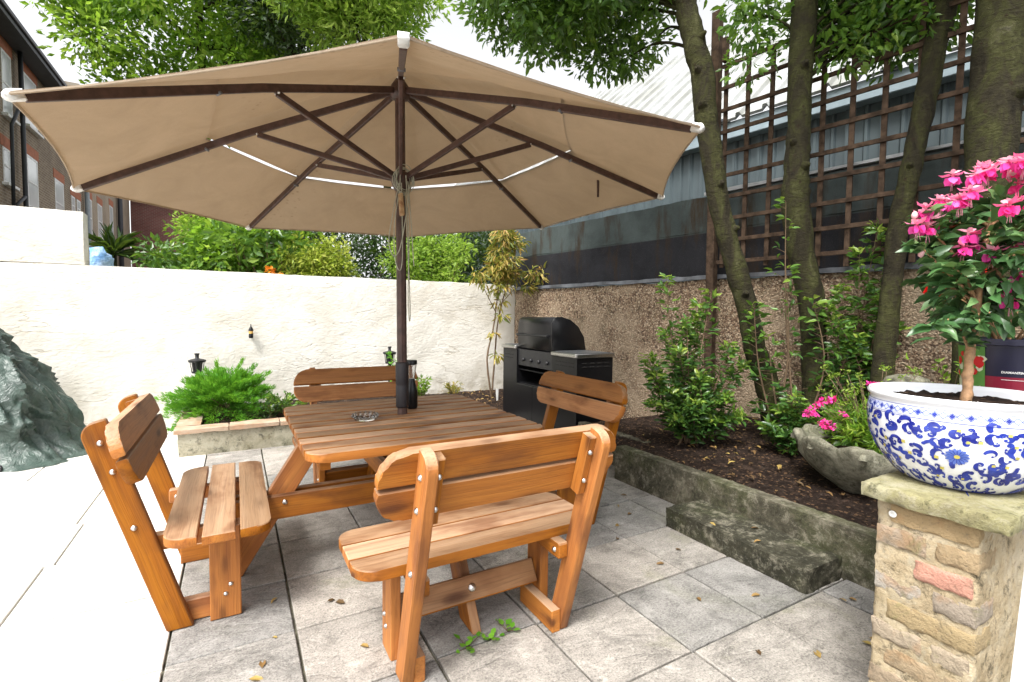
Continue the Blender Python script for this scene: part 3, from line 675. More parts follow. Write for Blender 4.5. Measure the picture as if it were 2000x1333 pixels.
def far_tree(name, base, c, r, ncl, per, lm, size, label, cond=None, rcl=(.5, .9), tr=.2, lo=False, group=None, wr=.45):
    t = root(name, base, label, 'tree', group); c = Vector(c); base = Vector(base)
    top = c + Vector((0, 0, r[2] * .3)); P = spline([base, base.lerp(top, .5) + Vector((.2, 0, 0)), top], 6); b = BM(); tube(b, P, lerpn([tr, tr * .7, tr * .3], len(P)), 10, wob=.3)
    link('trunk', b, M['bark'], t, smooth=60)
    global LP_
    LP_ = P[4:]; crown(t, ncl, c, r, per, lm, size, cond, rcl=rcl, hi=not lo, shell=.35, limbs=16, limbr=tr * .3, up=.4, wr=wr)
far_tree('broadleaf_tree', (-1, 15.5, 0), (-.75, 15.8, 9.7), (3.5, 2.6, 3.4), 230, 230, L['tree'], .19, 'big bright green tree rising behind the parasol at the upper left', lo=True)
far_tree('evergreen_tree', (1.6, 14.5, 0), (1.1, 13.6, 9.5), (1.7, 1.5, 1.7), 70, 330, L['dark'], .15, 'dark evergreen tree directly behind the top left of the parasol', lo=True, tr=.15)
far_tree('drooping_tree', (3.6, 12, 0), (2.3, 11.3, 8.5), (1.9, 1.3, 1.1), 120, 190, L['lime'], .17, 'pale green drooping tree behind the top of the parasol', lo=True, rcl=(.35, .6), tr=.12, wr=.33)

def shrub(name, base, c, r, ncl, per, lm, size, label, rcl=(.15, .28), lo=True, wr=.45, cond=None, stems=10, sr=.012, cat='shrub', group=None, shell=.3, up=.35, sm='twig'):
    t = root(name, base, label, cat, group); base = Vector(base)
    C_ = ell(ncl, c, r, shell, cond); Rr = RG.uniform(rcl[0], rcl[1], ncl)
    P, A, I = clumps(C_, Rr, lambda q: max(6, int(per * (q / rcl[1]) ** 2)))
    rc = RG.random(ncl)[I] * .55 + RG.random(len(P)) * .45
    link('foliage', leafmesh('foliage', P, A, RG.uniform(size * .65, size * 1.2, len(P)), wr, up, not lo, rnd=rc), lm, t)
    if stems:
        b = BM()
        for q in C_[::max(1, ncl // stems)]:
            q = Vector(q); st = base + Vector((random.uniform(-.06, .06), random.uniform(-.06, .06), 0))
            m_ = st.lerp(q, .5); m_.z += .15 * (q.z - st.z)
            tube(b, spline([st, m_, q], 4), lerpn([sr, sr * .7, sr * .35], 9), 6)
        link('stems', b, M[sm], t, smooth=60)
    return t
G = 'bushes behind the cream wall'
shrub('laurel_bush', (-.45, 8.2, 0), (-.45, 8.5, 1.95), (.62, .5, .5), 60, 120, L['laurel'], .11, 'glossy green bush behind the wall beside the spiky plant', rcl=(.2, .35), group=G)
shrub('leafy_bush', (.35, 8.4, 0), (.35, 8.5, 2.15), (.85, .6, .85), 120, 120, L['tree'], .125, 'mid green broad-leaved bush behind the wall under the left of the parasol', rcl=(.2, .38), group=G)
shrub('dark_hedge', (2.3, 9.4, 0), (2.6, 9.4, 1.9), (3.6, .6, 1.7), 420, 230, L['dark'], .085, 'dark hedge forming the backdrop to the bushes behind the wall', rcl=(.3, .5), group=G, stems=20)
shrub('golden_bush', (1.05, 8.0, 0), (1.12, 7.85, 2.02), (.55, .3, .52), 60, 150, L['gold'], .075, 'yellow-green small-leaved bush behind the wall just left of the parasol pole', rcl=(.13, .24), group=G)
shrub('horse_chestnut', (.4, 7.9, 0), (.35, 7.8, 2.2), (.5, .25, .4), 16, 40, L['laurel'], .16, 'large-leaved dark green sapling behind the wall in front of the leafy bush', rcl=(.15, .3), group=G, cat='sapling')
shrub('bright_bush', (2.9, 8.1, 0), (2.95, 8.1, 2.15), (.85, .45, .62), 80, 120, L['lime'], .085, 'bright green fine-leaved bush behind the wall right of the parasol pole', rcl=(.15, .3), group=G)
shrub('pale_bush', (.1, 8.6, 0), (.05, 8.9, 2.7), (.8, .45, .45), 40, 110, L['lime'], .09, 'pale green leafy bush rising above the glossy bush near the red brick house', rcl=(.18, .32), group=G)
# orange blooms poking over the wall
t = root('marigold', (.45, 7.6, 0), 'small orange flowers just showing over the top of the cream wall', 'flower')
for c in ((.42, 7.55, 1.93), (.52, 7.6, 1.9)):
    P, A, I = clumps([c], [.05], lambda q: 22); fb = BM(); petals(fb, P, A, .055, .8, .2, 0); link('bloom', fb, L['orange'], t)
b = BM(); tube(b, [(.45, 7.58, 0), (.45, 7.58, 1.9)], .01); link('stem', b, M['twig'], t)
# spiky cordyline
t = root('cordyline', (-1.62, 9.6, 0), 'spiky sword-leaved plant behind the wall below the brick terrace', 'plant')
n = 90; a = RG.random(n) * 6.283; e = RG.uniform(-.2, 1.4, n)
A = np.stack([np.cos(a) * np.cos(e), np.sin(a) * np.cos(e), np.sin(e)], 1)
link('foliage', leafmesh('fol', np.tile([-1.62, 9.6, 2.22], (n, 1)), A, RG.uniform(.32, .55, n), .06, .5, True, curl=.15), L['dark'], t)
b = BM(); tube(b, [(-1.62, 9.6, 0), (-1.62, 9.6, 2.24)], .05, wob=.3); link('trunk', b, M['bark'], t)

# ---------------------------------------------------------------- trellis
tr = root('trellis', wp(3.6, -.12, 0), 'tall square-grid timber trellis panel with its post standing against the felt-topped wall', 'trellis')
def wbar(b, s0, z0, s1, z1, o, w_, t_):
    bar(b, wp(s0, o, z0), wp(s1, o, z1), w_, t_, up=tuple(Dv) if s0 == s1 else (0, 0, 1), bev=.002)
s_post = 3.52
b = BM(); wbar(b, s_post, .2, s_post - .03, 4.52, -.13, .085, .085); link('post', b, M['trellis'], tr)
b = BM(); wbar(b, s_post + .07, 3.98, s_post + .07, 4.22, -.13, .05, .06); link('post_block', b, M['trellis'], tr)
b = BM()
for k in range(24):
    s = s_post + .08 + .228 * k; wbar(b, s, 1.86 + random.uniform(-.06, .02), s + random.uniform(-.012, .012), 3.97, -.10, .041, .022)
link('uprights', b, M['trellis'], tr)
b = BM()
for k in range(10):
    z = 1.93 + .2235 * k; wbar(b, s_post + .04, z, s_post + 5.5, z + random.uniform(-.01, .01), -.124, .038, .022)
link('rails', b, M['trellis'], tr)

# ================================================================ picnic table with four attached benches
CX, CY = .868, 2.81
pt = root('picnic_table', (CX, CY, 0), 'square slatted wooden picnic table with four attached high-backed benches under the parasol', 'picnic table')
random.seed(11)
b = BM(); x0, x1, y0, y1, z = .252, 1.462, 2.165, 3.455, .75
npl = 11; pw = (y1 - y0) / npl
for k in range(npl):
    yc = y0 + pw * (k + .5); cr = (0, 0, .085, .085) if k == 0 else (.085, .085, 0, 0) if k == npl - 1 else (0, 0, 0, 0)
    cr = tuple(c for c in cr)
    prism(b, ((x0 + x1) / 2, yc, z - .02 + random.uniform(-.0012, .0012)), (1, 0, 0), (0, 1, 0), rrect(x1 - x0 + random.uniform(-.004, .004), pw - .028, .075, cr, 7), .04, .004)
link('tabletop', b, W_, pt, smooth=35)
b = BM()
for xx in (.33, .70, 1.03, 1.39): box(b, (xx - .022, y0 + .06, .665), (xx + .022, y1 - .06, .7095), .003)
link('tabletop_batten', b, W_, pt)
def T(k):
    u = [Vector((1, 0, 0)), Vector((0, 1, 0)), Vector((-1, 0, 0)), Vector((0, -1, 0))][k]   # along the bench
    v = [Vector((0, -1, 0)), Vector((1, 0, 0)), Vector((0, 1, 0)), Vector((-1, 0, 0))][k]   # outwards
    return u, v, lambda uu, vv, zz: Vector((CX, CY, 0)) + u * uu + v * vv + Vector((0, 0, zz))
def boltmesh(p, d, r=.0095):
    b = BM(); lathe(b, p, [(r * 1.25, -.002), (r * 1.25, .002), (r, .004), (r * .75, .008), (.0001, .010)], 14, axis=d); return b
names = ['near', 'right', 'far', 'left']
for k in range(4):
    u, v, w3 = T(k); lab = ['front', 'right-hand', 'rear', 'left-hand'][k]
    # seat: three boards
    b = BM(); sw = .118; gp = .014 if k != 3 else .018
    for j in range(3):
        vc = .747 + sw / 2 + j * (sw + gp); cr = [(0, 0, .06, .06), (0, 0, 0, 0), (.085, .085, 0, 0)][j]
        if k == 3 and j == 1: Ls = 1.065
        else: Ls = 1.045
        prism(b, w3(0, vc, .45 - .02), u, v, rrect(Ls, sw, .08, cr if v.cross(u).z > -9 else cr, 7), .04, .004)
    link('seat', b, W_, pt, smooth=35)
    # reclined back: two boards in the plane of the inner edge of the rear legs
    tl = Vector((0, 0, 1)) + v * .30; tl.normalize(); nb = (v - tl * v.dot(tl)).normalized()
    b = BM()
    org = w3(0, 1.045 + .30 * .66, .66) - nb * .0225
    for j in range(2):
        c_ = org + tl * (.06 + j * .1335); cr = (0, 0, .095, .095) if j == 0 else (.105, .105, 0, 0)
        prism(b, c_, u, tl, rrect(.975, .12, .1, cr, 9), .043, .005)
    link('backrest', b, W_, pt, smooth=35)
    for s in (-1, 1):
        uo = s * .345
        b = BM(); q = lambda vv, zz: w3(uo, vv, zz)
        top = [(1.045, 0), (1.142, 0), (1.142 + .3 * .80, .80)]
        # rounded head
        ez = Vector((.3, 1.0)).normalized(); hx = (1.142 + .3 * .80, .80)
        out = [q(1.046, 0), q(1.142, 0)]
        wd = .0965 * ez.y
        cc = Vector((1.142 + .3 * .845, .845)); ac = Vector((-ez.y, ez.x)) # across, inward
        rr = .055
        for a in range(0, 91, 15):
            dd = Vector((cc.x, cc.y)) + ac * rr - ac * rr * math.cos(rad(a)) + ez * rr * math.sin(rad(a)); out.append(q(dd.x, dd.y))
        e2 = cc + ac * wd + ez * rr * .98; out.append(q(e2.x, e2.y))
        poly(b, out, u * .042, .005)
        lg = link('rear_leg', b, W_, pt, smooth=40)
        for (vv, zz) in ((1.10 + .3 * .47, .47), (1.045 + .3 * .83 + .045, .83), (1.045 + .3 * .71 + .045, .71)):
            b = boltmesh(w3(uo + s * .021, vv, zz), u * s); link('bolt', b, M['bolt'], lg)
        b = BM(); prism(b, w3(uo, .925, .205), (0, 0, 1), v, rrect(.41, .12, 0, (0, 0, 0, 0)), .042, .004)
        fl = link('front_leg', b, W_, pt, smooth=40)
        for (vv, zz) in ((.905, .15), (.925, .11)): link('bolt', boltmesh(w3(uo + s * .021, vv, zz), u * s, .008), M['bolt'], fl)
        b = BM(); prism(b, w3(uo - s * .0435, 1.01, .049), v, (0, 0, 1), rrect(.27, .095, 0, (0, 0, 0, 0)), .044, .004); link('runner', b, W_, pt)
        b = BM(); prism(b, w3(uo - s * .0435, .965, .3745), v, (0, 0, 1), rrect(.45, .07, .01, (1, 1, 1, 1), 2), .044, .004); ss = link('seat_bearer', b, W_, pt)
        link('bolt', boltmesh(w3(uo - s * .0655, 1.155, .372), -u * s), M['bolt'], ss)
        b = BM(); c_ = org + tl * .126 + nb * .048; c_ = c_ + u * (uo - s * .0385)
        prism(b, c_, tl, u, rrect(.25, .034, 0, (0, 0, 0, 0)), .05, .003); cl = link('cleat', b, W_, pt)
        for dz in (-.062, .062): link('bolt', boltmesh(c_ + tl * dz + nb * .026, nb, .0085), M['bolt'], cl)
    b = BM(); prism(b, w3(0, .925, .166), u, Vector((0, 0, .846)) - v * .533, rrect(.640, .105, 0, (0, 0, 0, 0)), .042, .005); st = link('stretcher', b, W_, pt)
    link('bolt', boltmesh(w3(0, .925, .166) + (v * .846 + Vector((0, 0, .533))) * .022, v * .846 + Vector((0, 0, .533)), .014), M['bolt'], st)
    # slanting table leg between the twin beams
    b = BM(); q = lambda vv, zz: w3(0, vv, zz); f0 = .86; poly(b, [q(f0, .001), q(f0 + .14, .001), q(.555, .7085), q(.415, .7085)], u * .042, .004); link('table_leg', b, W_, pt, smooth=40)
    dz = -.004 if k % 2 else -.009
    for s in (-1, 1):
        b = BM(); q = lambda vv, zz: w3(s * .0435, vv, zz)
        poly(b, [q(.05 if k % 2 else .09, .288 + dz), q(.90, .288 + dz), q(.975, .345), q(.975, .41 + dz), q(.05 if k % 2 else .09, .41 + dz)] if 1 else [], u * .040, .004)
        cb = link('cross_beam', b, W_, pt)
        link('bolt', boltmesh(w3(s * .0635, .66, .37), u * s, .011), M['bolt'], cb)

# ================================================================ parasol
ub = root('parasol', (CX, 2.86, 0), 'large taupe octagonal garden parasol with dark timber pole and ribs standing through the table', 'parasol')
tips = [Vector(p) for p in [(0.398, 1.304, 2.081), (1.705, 1.428, 2.14), (2.541, 2.441, 2.166), (2.417, 3.748, 2.143), (1.404, 4.584, 2.084), (0.097, 4.459, 2.025), (-0.739, 3.447, 2.0), (-0.614, 2.14, 2.023)]]
hub = Vector((.862, 2.90, 2.665)); run = Vector((.862, 2.885, 2.15)); foot = Vector((.868, 2.86, 0))
def polep(z): return foot.lerp(hub, z / hub.z)
b = BM(); tube(b, [polep(0), polep(.8), polep(1.6), polep(2.72)], [.029] * 4, 8, smooth=True); link('pole', b, M['brown'], ub, smooth=30)
b = BM(); lathe(b, polep(.79), [(.036, 0), (.038, .01), (.038, .13), (.0365, .135), (.038, .14), (.039, .26), (.036, .272), (.027, .273)], 20, axis=hub - foot); link('pole_sleeve', b, M['rubber'], ub)
apex = hub + Vector((0, 0, .09))
# canopy: lower ring and vented cap
RI = .615
def canopy(name, r0, r1, dz, thick=.0022, edge_in=.0, n_r=8, n_t=10):
    b = bmesh.new(); V = {}
    for k in range(8):
        for j in range(n_t):
            t = j / n_t
            for i in range(n_r + 1):
                f = r0 + (r1 - r0) * i / n_r
                A_ = apex + (tips[k] - apex) * 1; B_ = apex + (tips[(k + 1) % 8] - apex)
                pull = 4 * t * (1 - t)
                e = A_.lerp(B_, t); p = apex + (e - apex) * f * (1 - .022 * pull * (f / max(r1, .01)) ** 2)
                p.z += dz - .03 * pull * f * (1 - f) - .012 * pull * f
                p.z += .05 * math.sin(math.pi * min(1, f)) * .35
                p += Vector((0, 0, .004 * mnoise.noise(p * 4)))
                V[(k, j, i)] = b.verts.new(p)
    nt_ = 8 * n_t; g = lambda a, i: V[((a % nt_) // n_t, (a % nt_) % n_t, i)]
    for a in range(nt_):
        for i in range(n_r):
            b.faces.new((g(a, i), g(a + 1, i), g(a + 1, i + 1), g(a, i + 1)))
    bmesh.ops.remove_doubles(b, verts=b.verts, dist=1e-4)
    ext = bmesh.ops.solidify(b, geom=b.faces[:], thickness=thick)
    d = BM(); join(d, b); return d
link('canopy', canopy('c', RI, 1.0, 0), M['canvas'], ub, smooth=25)
vt = link('vent_cap', canopy('v', .0, RI + .010, .021), M['canvas'], ub, smooth=25)
# hems and seams
b = BM()
for k in range(8):
    prev = []
    A_, B_ = tips[k], tips[(k + 1) % 8]
    for j in range(11):
        t = j / 10; pull = 4 * t * (1 - t); e = A_.lerp(B_, t); p = apex + (e - apex) * (1 - .022 * pull); p.z -= .012 * pull + .004; prev.append(p)
    tube(b, prev, .0045, 5)
link('hem', b, M['canvas'], ub, smooth=60)
for k in range(8):
    tp = tips[k]; d = (tp - hub); dn = d.normalized(); b = BM()
    a0 = hub + dn * .05 + Vector((0, 0, 0)); sag = [a0, hub + d * .5 + Vector((0, 0, .012)), tp - dn * .045 - Vector((0, 0, .012))]
    bar(b, sag[0], sag[1] + dn * .006, .036, .022); bar(b, sag[1], sag[2], .036, .022)
    rb = link('rib', b, M['brown'], ub)
    b = BM(); prism(b, tp - dn * .02 - Vector((0, 0, .008)), dn, (0, 0, 1), rrect(.052, .034, .015, (1, 0, 0, 1), 5), .032, .005); link('rib_cap', b, M['cap_white'], rb, smooth=50)
    b = BM(); s1 = hub + d * .46 - Vector((0, 0, .012)); side = Vector((-dn.y, dn.x, 0)).normalized() * .0
    bar(b, run + Vector((dn.x, dn.y, 0)).normalized() * .04, s1, .030, .020); link('strut', b, M['brown'], ub)
    b = BM(); pv = hub + d * RI; lathe(b, pv - Vector((0, 0, .01)), [(.0075, -.016), (.0075, .016)], 10, axis=Vector((-dn.y, dn.x, 0))); link('rib_clip', b, M['lead'], rb)
    b = boltmesh(s1 + Vector((-dn.y, dn.x, 0)).normalized() * .0125, Vector((-dn.y, dn.x, 0)), .005)
    lathe(b, s1 - Vector((-dn.y, dn.x, 0)).normalized() * .0125, [(.006, 0), (.004, .004), (.0001, .005)], 10, axis=-Vector((-dn.y, dn.x, 0))); link('pin', b, M['bolt'], rb)
b = BM(); lathe(b, hub - Vector((0, 0, .05)), [(.03, -.01), (.055, 0), (.06, .03), (.05, .07), (.03, .1)], 16); link('hub', b, M['brown'], ub)
b = BM(); lathe(b, run - Vector((0, 0, .045)), [(.032, -.03), (.04, -.02), (.055, .02), (.06, .05), (.045, .075), (.03, .08)], 16); link('runner_hub', b, M['brown'], ub)
b = BM(); tube(b, [Vector((2.19, 2.71, 2.335)), Vector((2.19, 2.70, 2.27)), Vector((2.192, 2.70, 2.17))], [.006, .009, .008], 7); link('tie_strap', b, M['brown'], ub, smooth=50)
# cords: coil at the runner, long loops, wooden toggle
b = BM(); rs = random.Random(3)
fr = Vector((-.05, -1, 0))
for k in range(6):
    c = run + Vector((rs.uniform(-.01, .012), -.045 - .004 * k, -.02 + rs.uniform(-.012, .012))); rx = .04 + rs.uniform(0, .018); rz = .055 + rs.uniform(0, .03)
    tube(b, [c + Vector((rx * math.cos(a), .008 * math.sin(a * 2 + k), rz * math.sin(a))) for a in [j * math.pi / 12 for j in range(25)]], .0028, 5)
def cord(pts): tube(b, spline(pts, 8), .0030, 5)
cord([(.845, 2.82, 2.56), (.835, 2.81, 2.3), (.835, 2.81, 2.1), (.80, 2.80, 1.86), (.80, 2.79, 1.67), (.825, 2.79, 1.60), (.845, 2.80, 1.66), (.845, 2.80, 1.9), (.84, 2.8, 2.1)])
cord([(.83, 2.81, 2.1), (.79, 2.79, 1.93), (.765, 2.79, 1.76), (.79, 2.78, 1.68), (.83, 2.78, 1.74), (.88, 2.80, 2.0), (.89, 2.82, 2.1)])
cord([(.885, 2.82, 2.12), (.90, 2.81, 1.9), (.91, 2.8, 1.7), (.915, 2.8, 1.63)])
cord([(.87, 2.81, 2.15), (.885, 2.80, 1.8), (.88, 2.8, 1.5), (.885, 2.8, 1.33), (.892, 2.8, 1.33), (.888, 2.8, 1.5), (.875, 2.8, 1.8), (.865, 2.81, 2.05)])
link('cord', b, M['cord'], ub, smooth=60)
b = BM(); bar(b, (.835, 2.80, 2.04), (.845, 2.80, 1.915), .032, .026, up=(0, 1, 0), bev=.006); link('toggle', b, simple('bare_pine_block', (.5, .36, .2), .7, nsc=25, c2=(.25, .13, .06)), ub)

# things on the table
at_ = root('ashtray', (.63, 2.80, .7505), 'cut-glass ashtray lying on the table left of the parasol pole', 'ashtray')
b = BM(); lathe(b, (.63, 2.80, .7508), [(.0001, .0), (.055, 0), (.064, .012), (.070, .030), (.066, .034), (.056, .026), (.045, .011), (.0001, .009)], 20); link('bowl', b, M['glass'], at_, smooth=20)
b = BM()
for k in range(14):
    a = k * 2 * math.pi / 14; lathe(b, (.63 + .067 * math.cos(a), 2.80 + .067 * math.sin(a), .7745), [(.0001, -.013), (.009, -.004), (.009, .004), (.0001, .013)], 6)
link('cut_rim', b, M['glass'], at_)
ln = root('table_lantern', (.972, 3.02, .7505), 'slim black lantern with glass neck standing on the table just behind the parasol pole', 'lantern')
b = BM(); lathe(b, (.972, 3.02, .7508), [(.034, 0), (.037, .01), (.037, .105), (.032, .13), (.022, .165), (.019, .19)], 24); link('body', b, M['black'], ln, smooth=50)
b = BM(); lathe(b, (.972, 3.02, .9425), [(.018, 0), (.020, .02), (.027, .06), (.030, .085), (.028, .085), (.018, .02), (.016, .0)], 20, cap=False); link('glass_neck', b, M['glass'], ln, smooth=50)
b = BM(); lathe(b, (.972, 3.02, 1.029), [(.030, 0), (.034, .003), (.034, .024), (.030, .03), (.0001, .031)], 24); link('lid', b, M['black'], ln, smooth=50)

# ================================================================ barbecue in the corner
bq = root('barbecue', (3.4, 4.95, 0), 'large black gas barbecue with curved hood and steel-edged shelves in the wall corner', 'barbecue')
X0, X1, Y0, Y1 = 3.13, 3.62, 4.13, 5.80; ya, yb = 4.62, 5.42
def bb_(name, lst, mat, par=bq, bev=.006, label=None):
    b = BM()
    for lo, hi in lst: box(b, lo, hi, bev)
    return link(name, b, mat, par, smooth=40, label=label)
bb_('cabinet', [((X0, Y0 + .02, .03), (X1, ya, .905)), ((X0, yb, .03), (X1, Y1 - .02, .925)), ((X0 + .02, ya, .03), (X1, yb, .50)), ((X0 + .42, ya, .50), (X1, yb, .93)), ((X0 + .03, ya, .66), (X1, yb, .675))], M['black'])
bb_('door', [((X0 - .012, ya + .01, .05), (X0 + .018, (ya + yb) / 2 - .003, .49)), ((X0 - .012, (ya + yb) / 2 + .003, .05), (X0 + .018, yb - .01, .49))], M['black'])
bb_('control_panel', [((X0 + .02, ya + .003, .72), (X0 + .06, yb - .003, .93))], M['blackmatt'])
b = BM()
for k in range(4): lathe(b, (X0 + .02, ya + .12 + .18 * k, .80), [(.024, 0), (.022, .02), (.012, .024), (.0001, .026)], 16, axis=(-1, 0, 0))
link('knob', b, M['blackmatt'], bq)
for k, (q0, q1, zz) in enumerate([(Y0, ya, .905), (yb, Y1, .925)]):
    b = BM(); prism(b, ((X0 + X1) / 2 - .005, (q0 + q1) / 2, zz + .022), (1, 0, 0), (0, 1, 0), rrect(X1 - X0 + .05, q1 - q0, .03, (1, 1, 1, 1), 4), .044, .008)
    sf = link('side_shelf', b, M['steel'], bq, smooth=40)
    b = BM(); box(b, (X0 + .02, q0 + .03, zz + .043), (X1 - .03, q1 - .03, zz + .050), .002); link('shelf_insert', b, simple('dark_mesh_top', (.08, .085, .09), .4, nsc=90, var=.6), sf)
hood = []
for a in range(0, 181, 10):
    aa = rad(a); hood.append((X0 + .27 - .265 * math.cos(aa), .965 + (.375 if a < 90 else .375) * math.sin(aa) ** .62))
hood = [(X0 + .01, .94)] + [(X0 - .0, 1.12), (X0 + .005, 1.26), (X0 + .03, 1.315), (X0 + .07, 1.335), (X0 + .14, 1.335), (X0 + .26, 1.30), (X0 + .37, 1.22), (X0 + .45, 1.10), (X0 + .48, .94)]
b = BM(); poly(b, [(p[0], (ya + yb) / 2, p[1]) for p in hood], (0, yb - ya - .02, 0), .012); link('hood', b, M['black'], bq, smooth=50)
b = BM(); poly(b, [(X0 - .004 if i in (1, 2) else p[0] + (p[0] - X0 - .2) * .02, ya + .012, p[1] + .004) for i, p in enumerate(hood)], (0, .02, 0), .004); link('hood_end', b, M['black'], bq, smooth=50)
b = BM(); tube(b, [(X0 - .035, ya + .05, 1.115), (X0 - .035, yb - .05, 1.115)], .011, 10); box(b, (X0 - .04, ya + .06, 1.10), (X0 + .004, ya + .08, 1.13), .002); box(b, (X0 - .04, yb - .08, 1.10), (X0 + .004, yb - .06, 1.13), .002)
link('handle', b, M['blackmatt'], bq, smooth=40)
b = BM()
for yy_ in (Y0 + .12, Y0 + .24, Y0 + .36, Y1 - .12, Y1 - .24):
    for zz in (.84, .80): box(b, (X0 - .004, yy_ - .045, zz), (X0 + .002, yy_ + .045, zz + .012), 0)
for xx in (X0 + .1, X0 + .2, X0 + .3, X0 + .4):
    for zz in (.84, .80): box(b, (xx - .035, Y0 + .016, zz), (xx + .035, Y0 + .022, zz + .012), 0)
link('vent_slot', b, M['dark'], bq)

# ================================================================ left: planter, juniper, lanterns, covered thing
pl = root('planter', (1.0, 6.2, 0), 'low cement planter with a terracotta brick coping along the foot of the cream wall', 'planter')
b = BM(); rough_box(b, (-.49, 5.42, -.02), (2.32, 5.58, .215), .06, .006, 6, edge=.004); rough_box(b, (-.49, 5.58, -.02), (-.33, 7.0, .215), .06, .006, 6); link('side_wall', b, M['planter'], pl, smooth=50)
b = BM(); x = -.52
while x < 2.3:
    rough_box(b, (x, 5.39, .216), (x + .4465, 5.60, .262 + random.uniform(-.004, .004)), .04, .004, 9, edge=.004, seed=x, rnd=random.random()); x += .447
y = 5.602
while y < 6.9: rough_box(b, (-.52, y, .216), (-.31, y + .222, .262), .04, .004, 9, edge=.004, seed=y); y += .2235
link('coping', b, M['tilecap'], pl, smooth=50)
b = BM(); rough_box(b, (-.34, 5.56, 0), (2.32, 7.015, .205), .07, .02, 6); link('soil', b, M['soil'], pl, smooth=60)
# juniper: fans of feathery sprays
jn = root('juniper', (-.10, 6.25, .2), 'feathery bright green juniper bush spilling over the left end of the planter', 'shrub')
def sprays(c, spec, lm, par, per=70, size=.035, wr=.16, name='foliage'):
    P = []; A = []; R_ = []
    for (dx, dy, dz, ln_) in spec:
        d = Vector((dx, dy, dz)).normalized(); o = Vector(c)
        perp = d.cross(Vector((0, 0, 1))).normalized(); sh = random.random()
        for i in range(per):
            f = .18 + .82 * random.random() ** .8; sp = .26 * ln_ * (1 - f) ** .6 + .02
            q = o + d * ln_ * f + Vector((0, 0, -.22 * ln_ * f * f)); side = random.uniform(-1, 1)
            q += perp * side * sp * .7 + Vector((0, 0, random.uniform(-.5, .6) * sp * .55)); aa = d * 1.0 + perp * side * .8 + Vector((random.gauss(0, .25), random.gauss(0, .25), .25 + random.gauss(0, .3)))
            for _ in range(2):
                P.append(q + Vector((random.gauss(0, .009), random.gauss(0, .009), random.gauss(0, .009)))); A.append(aa); R_.append(min(1, max(0, .35 * sh + .5 * f + random.gauss(0, .12) - .05)))
    link(name, leafmesh(name, P, A, RG.uniform(size * .6, size * 1.35, len(P)), wr, .3, False, rnd=R_), lm, par)
random.seed(5); spec = []
for k in range(150):
    a = random.uniform(0, 6.283); e = random.uniform(-.15, 1.25)
    ln_ = .54 - .03 * e / 1.25 + random.uniform(-.08, .06)
    spec.append((math.cos(a) * math.cos(e), math.sin(a) * math.cos(e) * .75, math.sin(e), ln_))
spec += [(-1, -.25, .5, .64), (-1, -.1, .44, .66), (-.95, -.3, .58, .62), (-1, -.35, .16, .62), (-1, -.2, .08, .60), (.3, 0, 1, .66), (.55, 0, 1, .66), (-.1, 0, 1, .62), (.75, 0, .8, .66)]
sprays((-.13, 6.20, .32), spec, L['juniper'], jn, 110, .045, .17)
b = BM()
for s in spec[::9]:
    d = Vector(s[:3]).normalized(); tube(b, [(-.08, 6.22, .22), Vector((-.08, 6.22, .26)) + d * s[3] * .5, Vector((-.08, 6.22, .24)) + d * s[3] * .85], [.012, .007, .003], 5)
link('branches', b, M['twig'], jn, smooth=60)
def lantern(x, y, z0, z, label):
    t = root('garden_lantern', (x, y, z0), label, 'garden light', 'black lantern posts against the cream wall')
    b = BM(); tube(b, [(x, y, z0), (x, y, z - .22)], .022, 10); link('post', b, M['blackmatt'], t, smooth=50)
    b = BM(); lathe(b, (x, y, z - .22), [(.055, 0), (.06, .012), (.06, .02)], 20); lathe(b, (x, y, z - .09), [(.085, 0), (.092, .012), (.09, .026), (.066, .036), (.026, .044), (.020, .05), (.020, .085), (.026, .088), (.026, .105), (.0001, .108)], 24); link('cap', b, M['blackmatt'], t, smooth=50)
    b = BM()
    for k in range(6):
        a = k * math.pi / 3; bar(b, (x + .056 * math.cos(a), y + .056 * math.sin(a), z - .2), (x + .07 * math.cos(a), y + .07 * math.sin(a), z - .09), .008, .008)
    link('cage', b, M['blackmatt'], t)
    b = BM(); lathe(b, (x, y, z - .2), [(.045, 0), (.058, .11)], 16, cap=False); link('lamp_body', b, M['blackmatt'], t)
lantern(-.405, 6.86, .15, .85, 'black lantern rising behind the juniper bush')
lantern(1.87, 6.80, .15, .885, 'black lantern just left of the parasol pole above the rear bench')
wl = root('wall_light', (.165, 6.99, 1.10), 'small black and amber glass light fixed high on the cream wall', 'wall light')
b = BM(); lathe(b, (.165, 6.955, 1.035), [(.022, 0), (.026, .01), (.026, .05), (.022, .055)], 16); lathe(b, (.165, 6.955, 1.125), [(.030, 0), (.026, .02), (.014, .045), (.006, .06), (.005, .085)], 16); box(b, (.155, 6.96, 1.05), (.175, 7.02, 1.07), .002); link('housing', b, M['black'], wl, smooth=50)
b = BM(); lathe(b, (.165, 6.955, 1.0905), [(.024, 0), (.027, .017), (.024, .034)], 16); link('amber_glass', b, simple('amber_glass', (.7, .42, .12), .2, bst=0), wl, smooth=50)

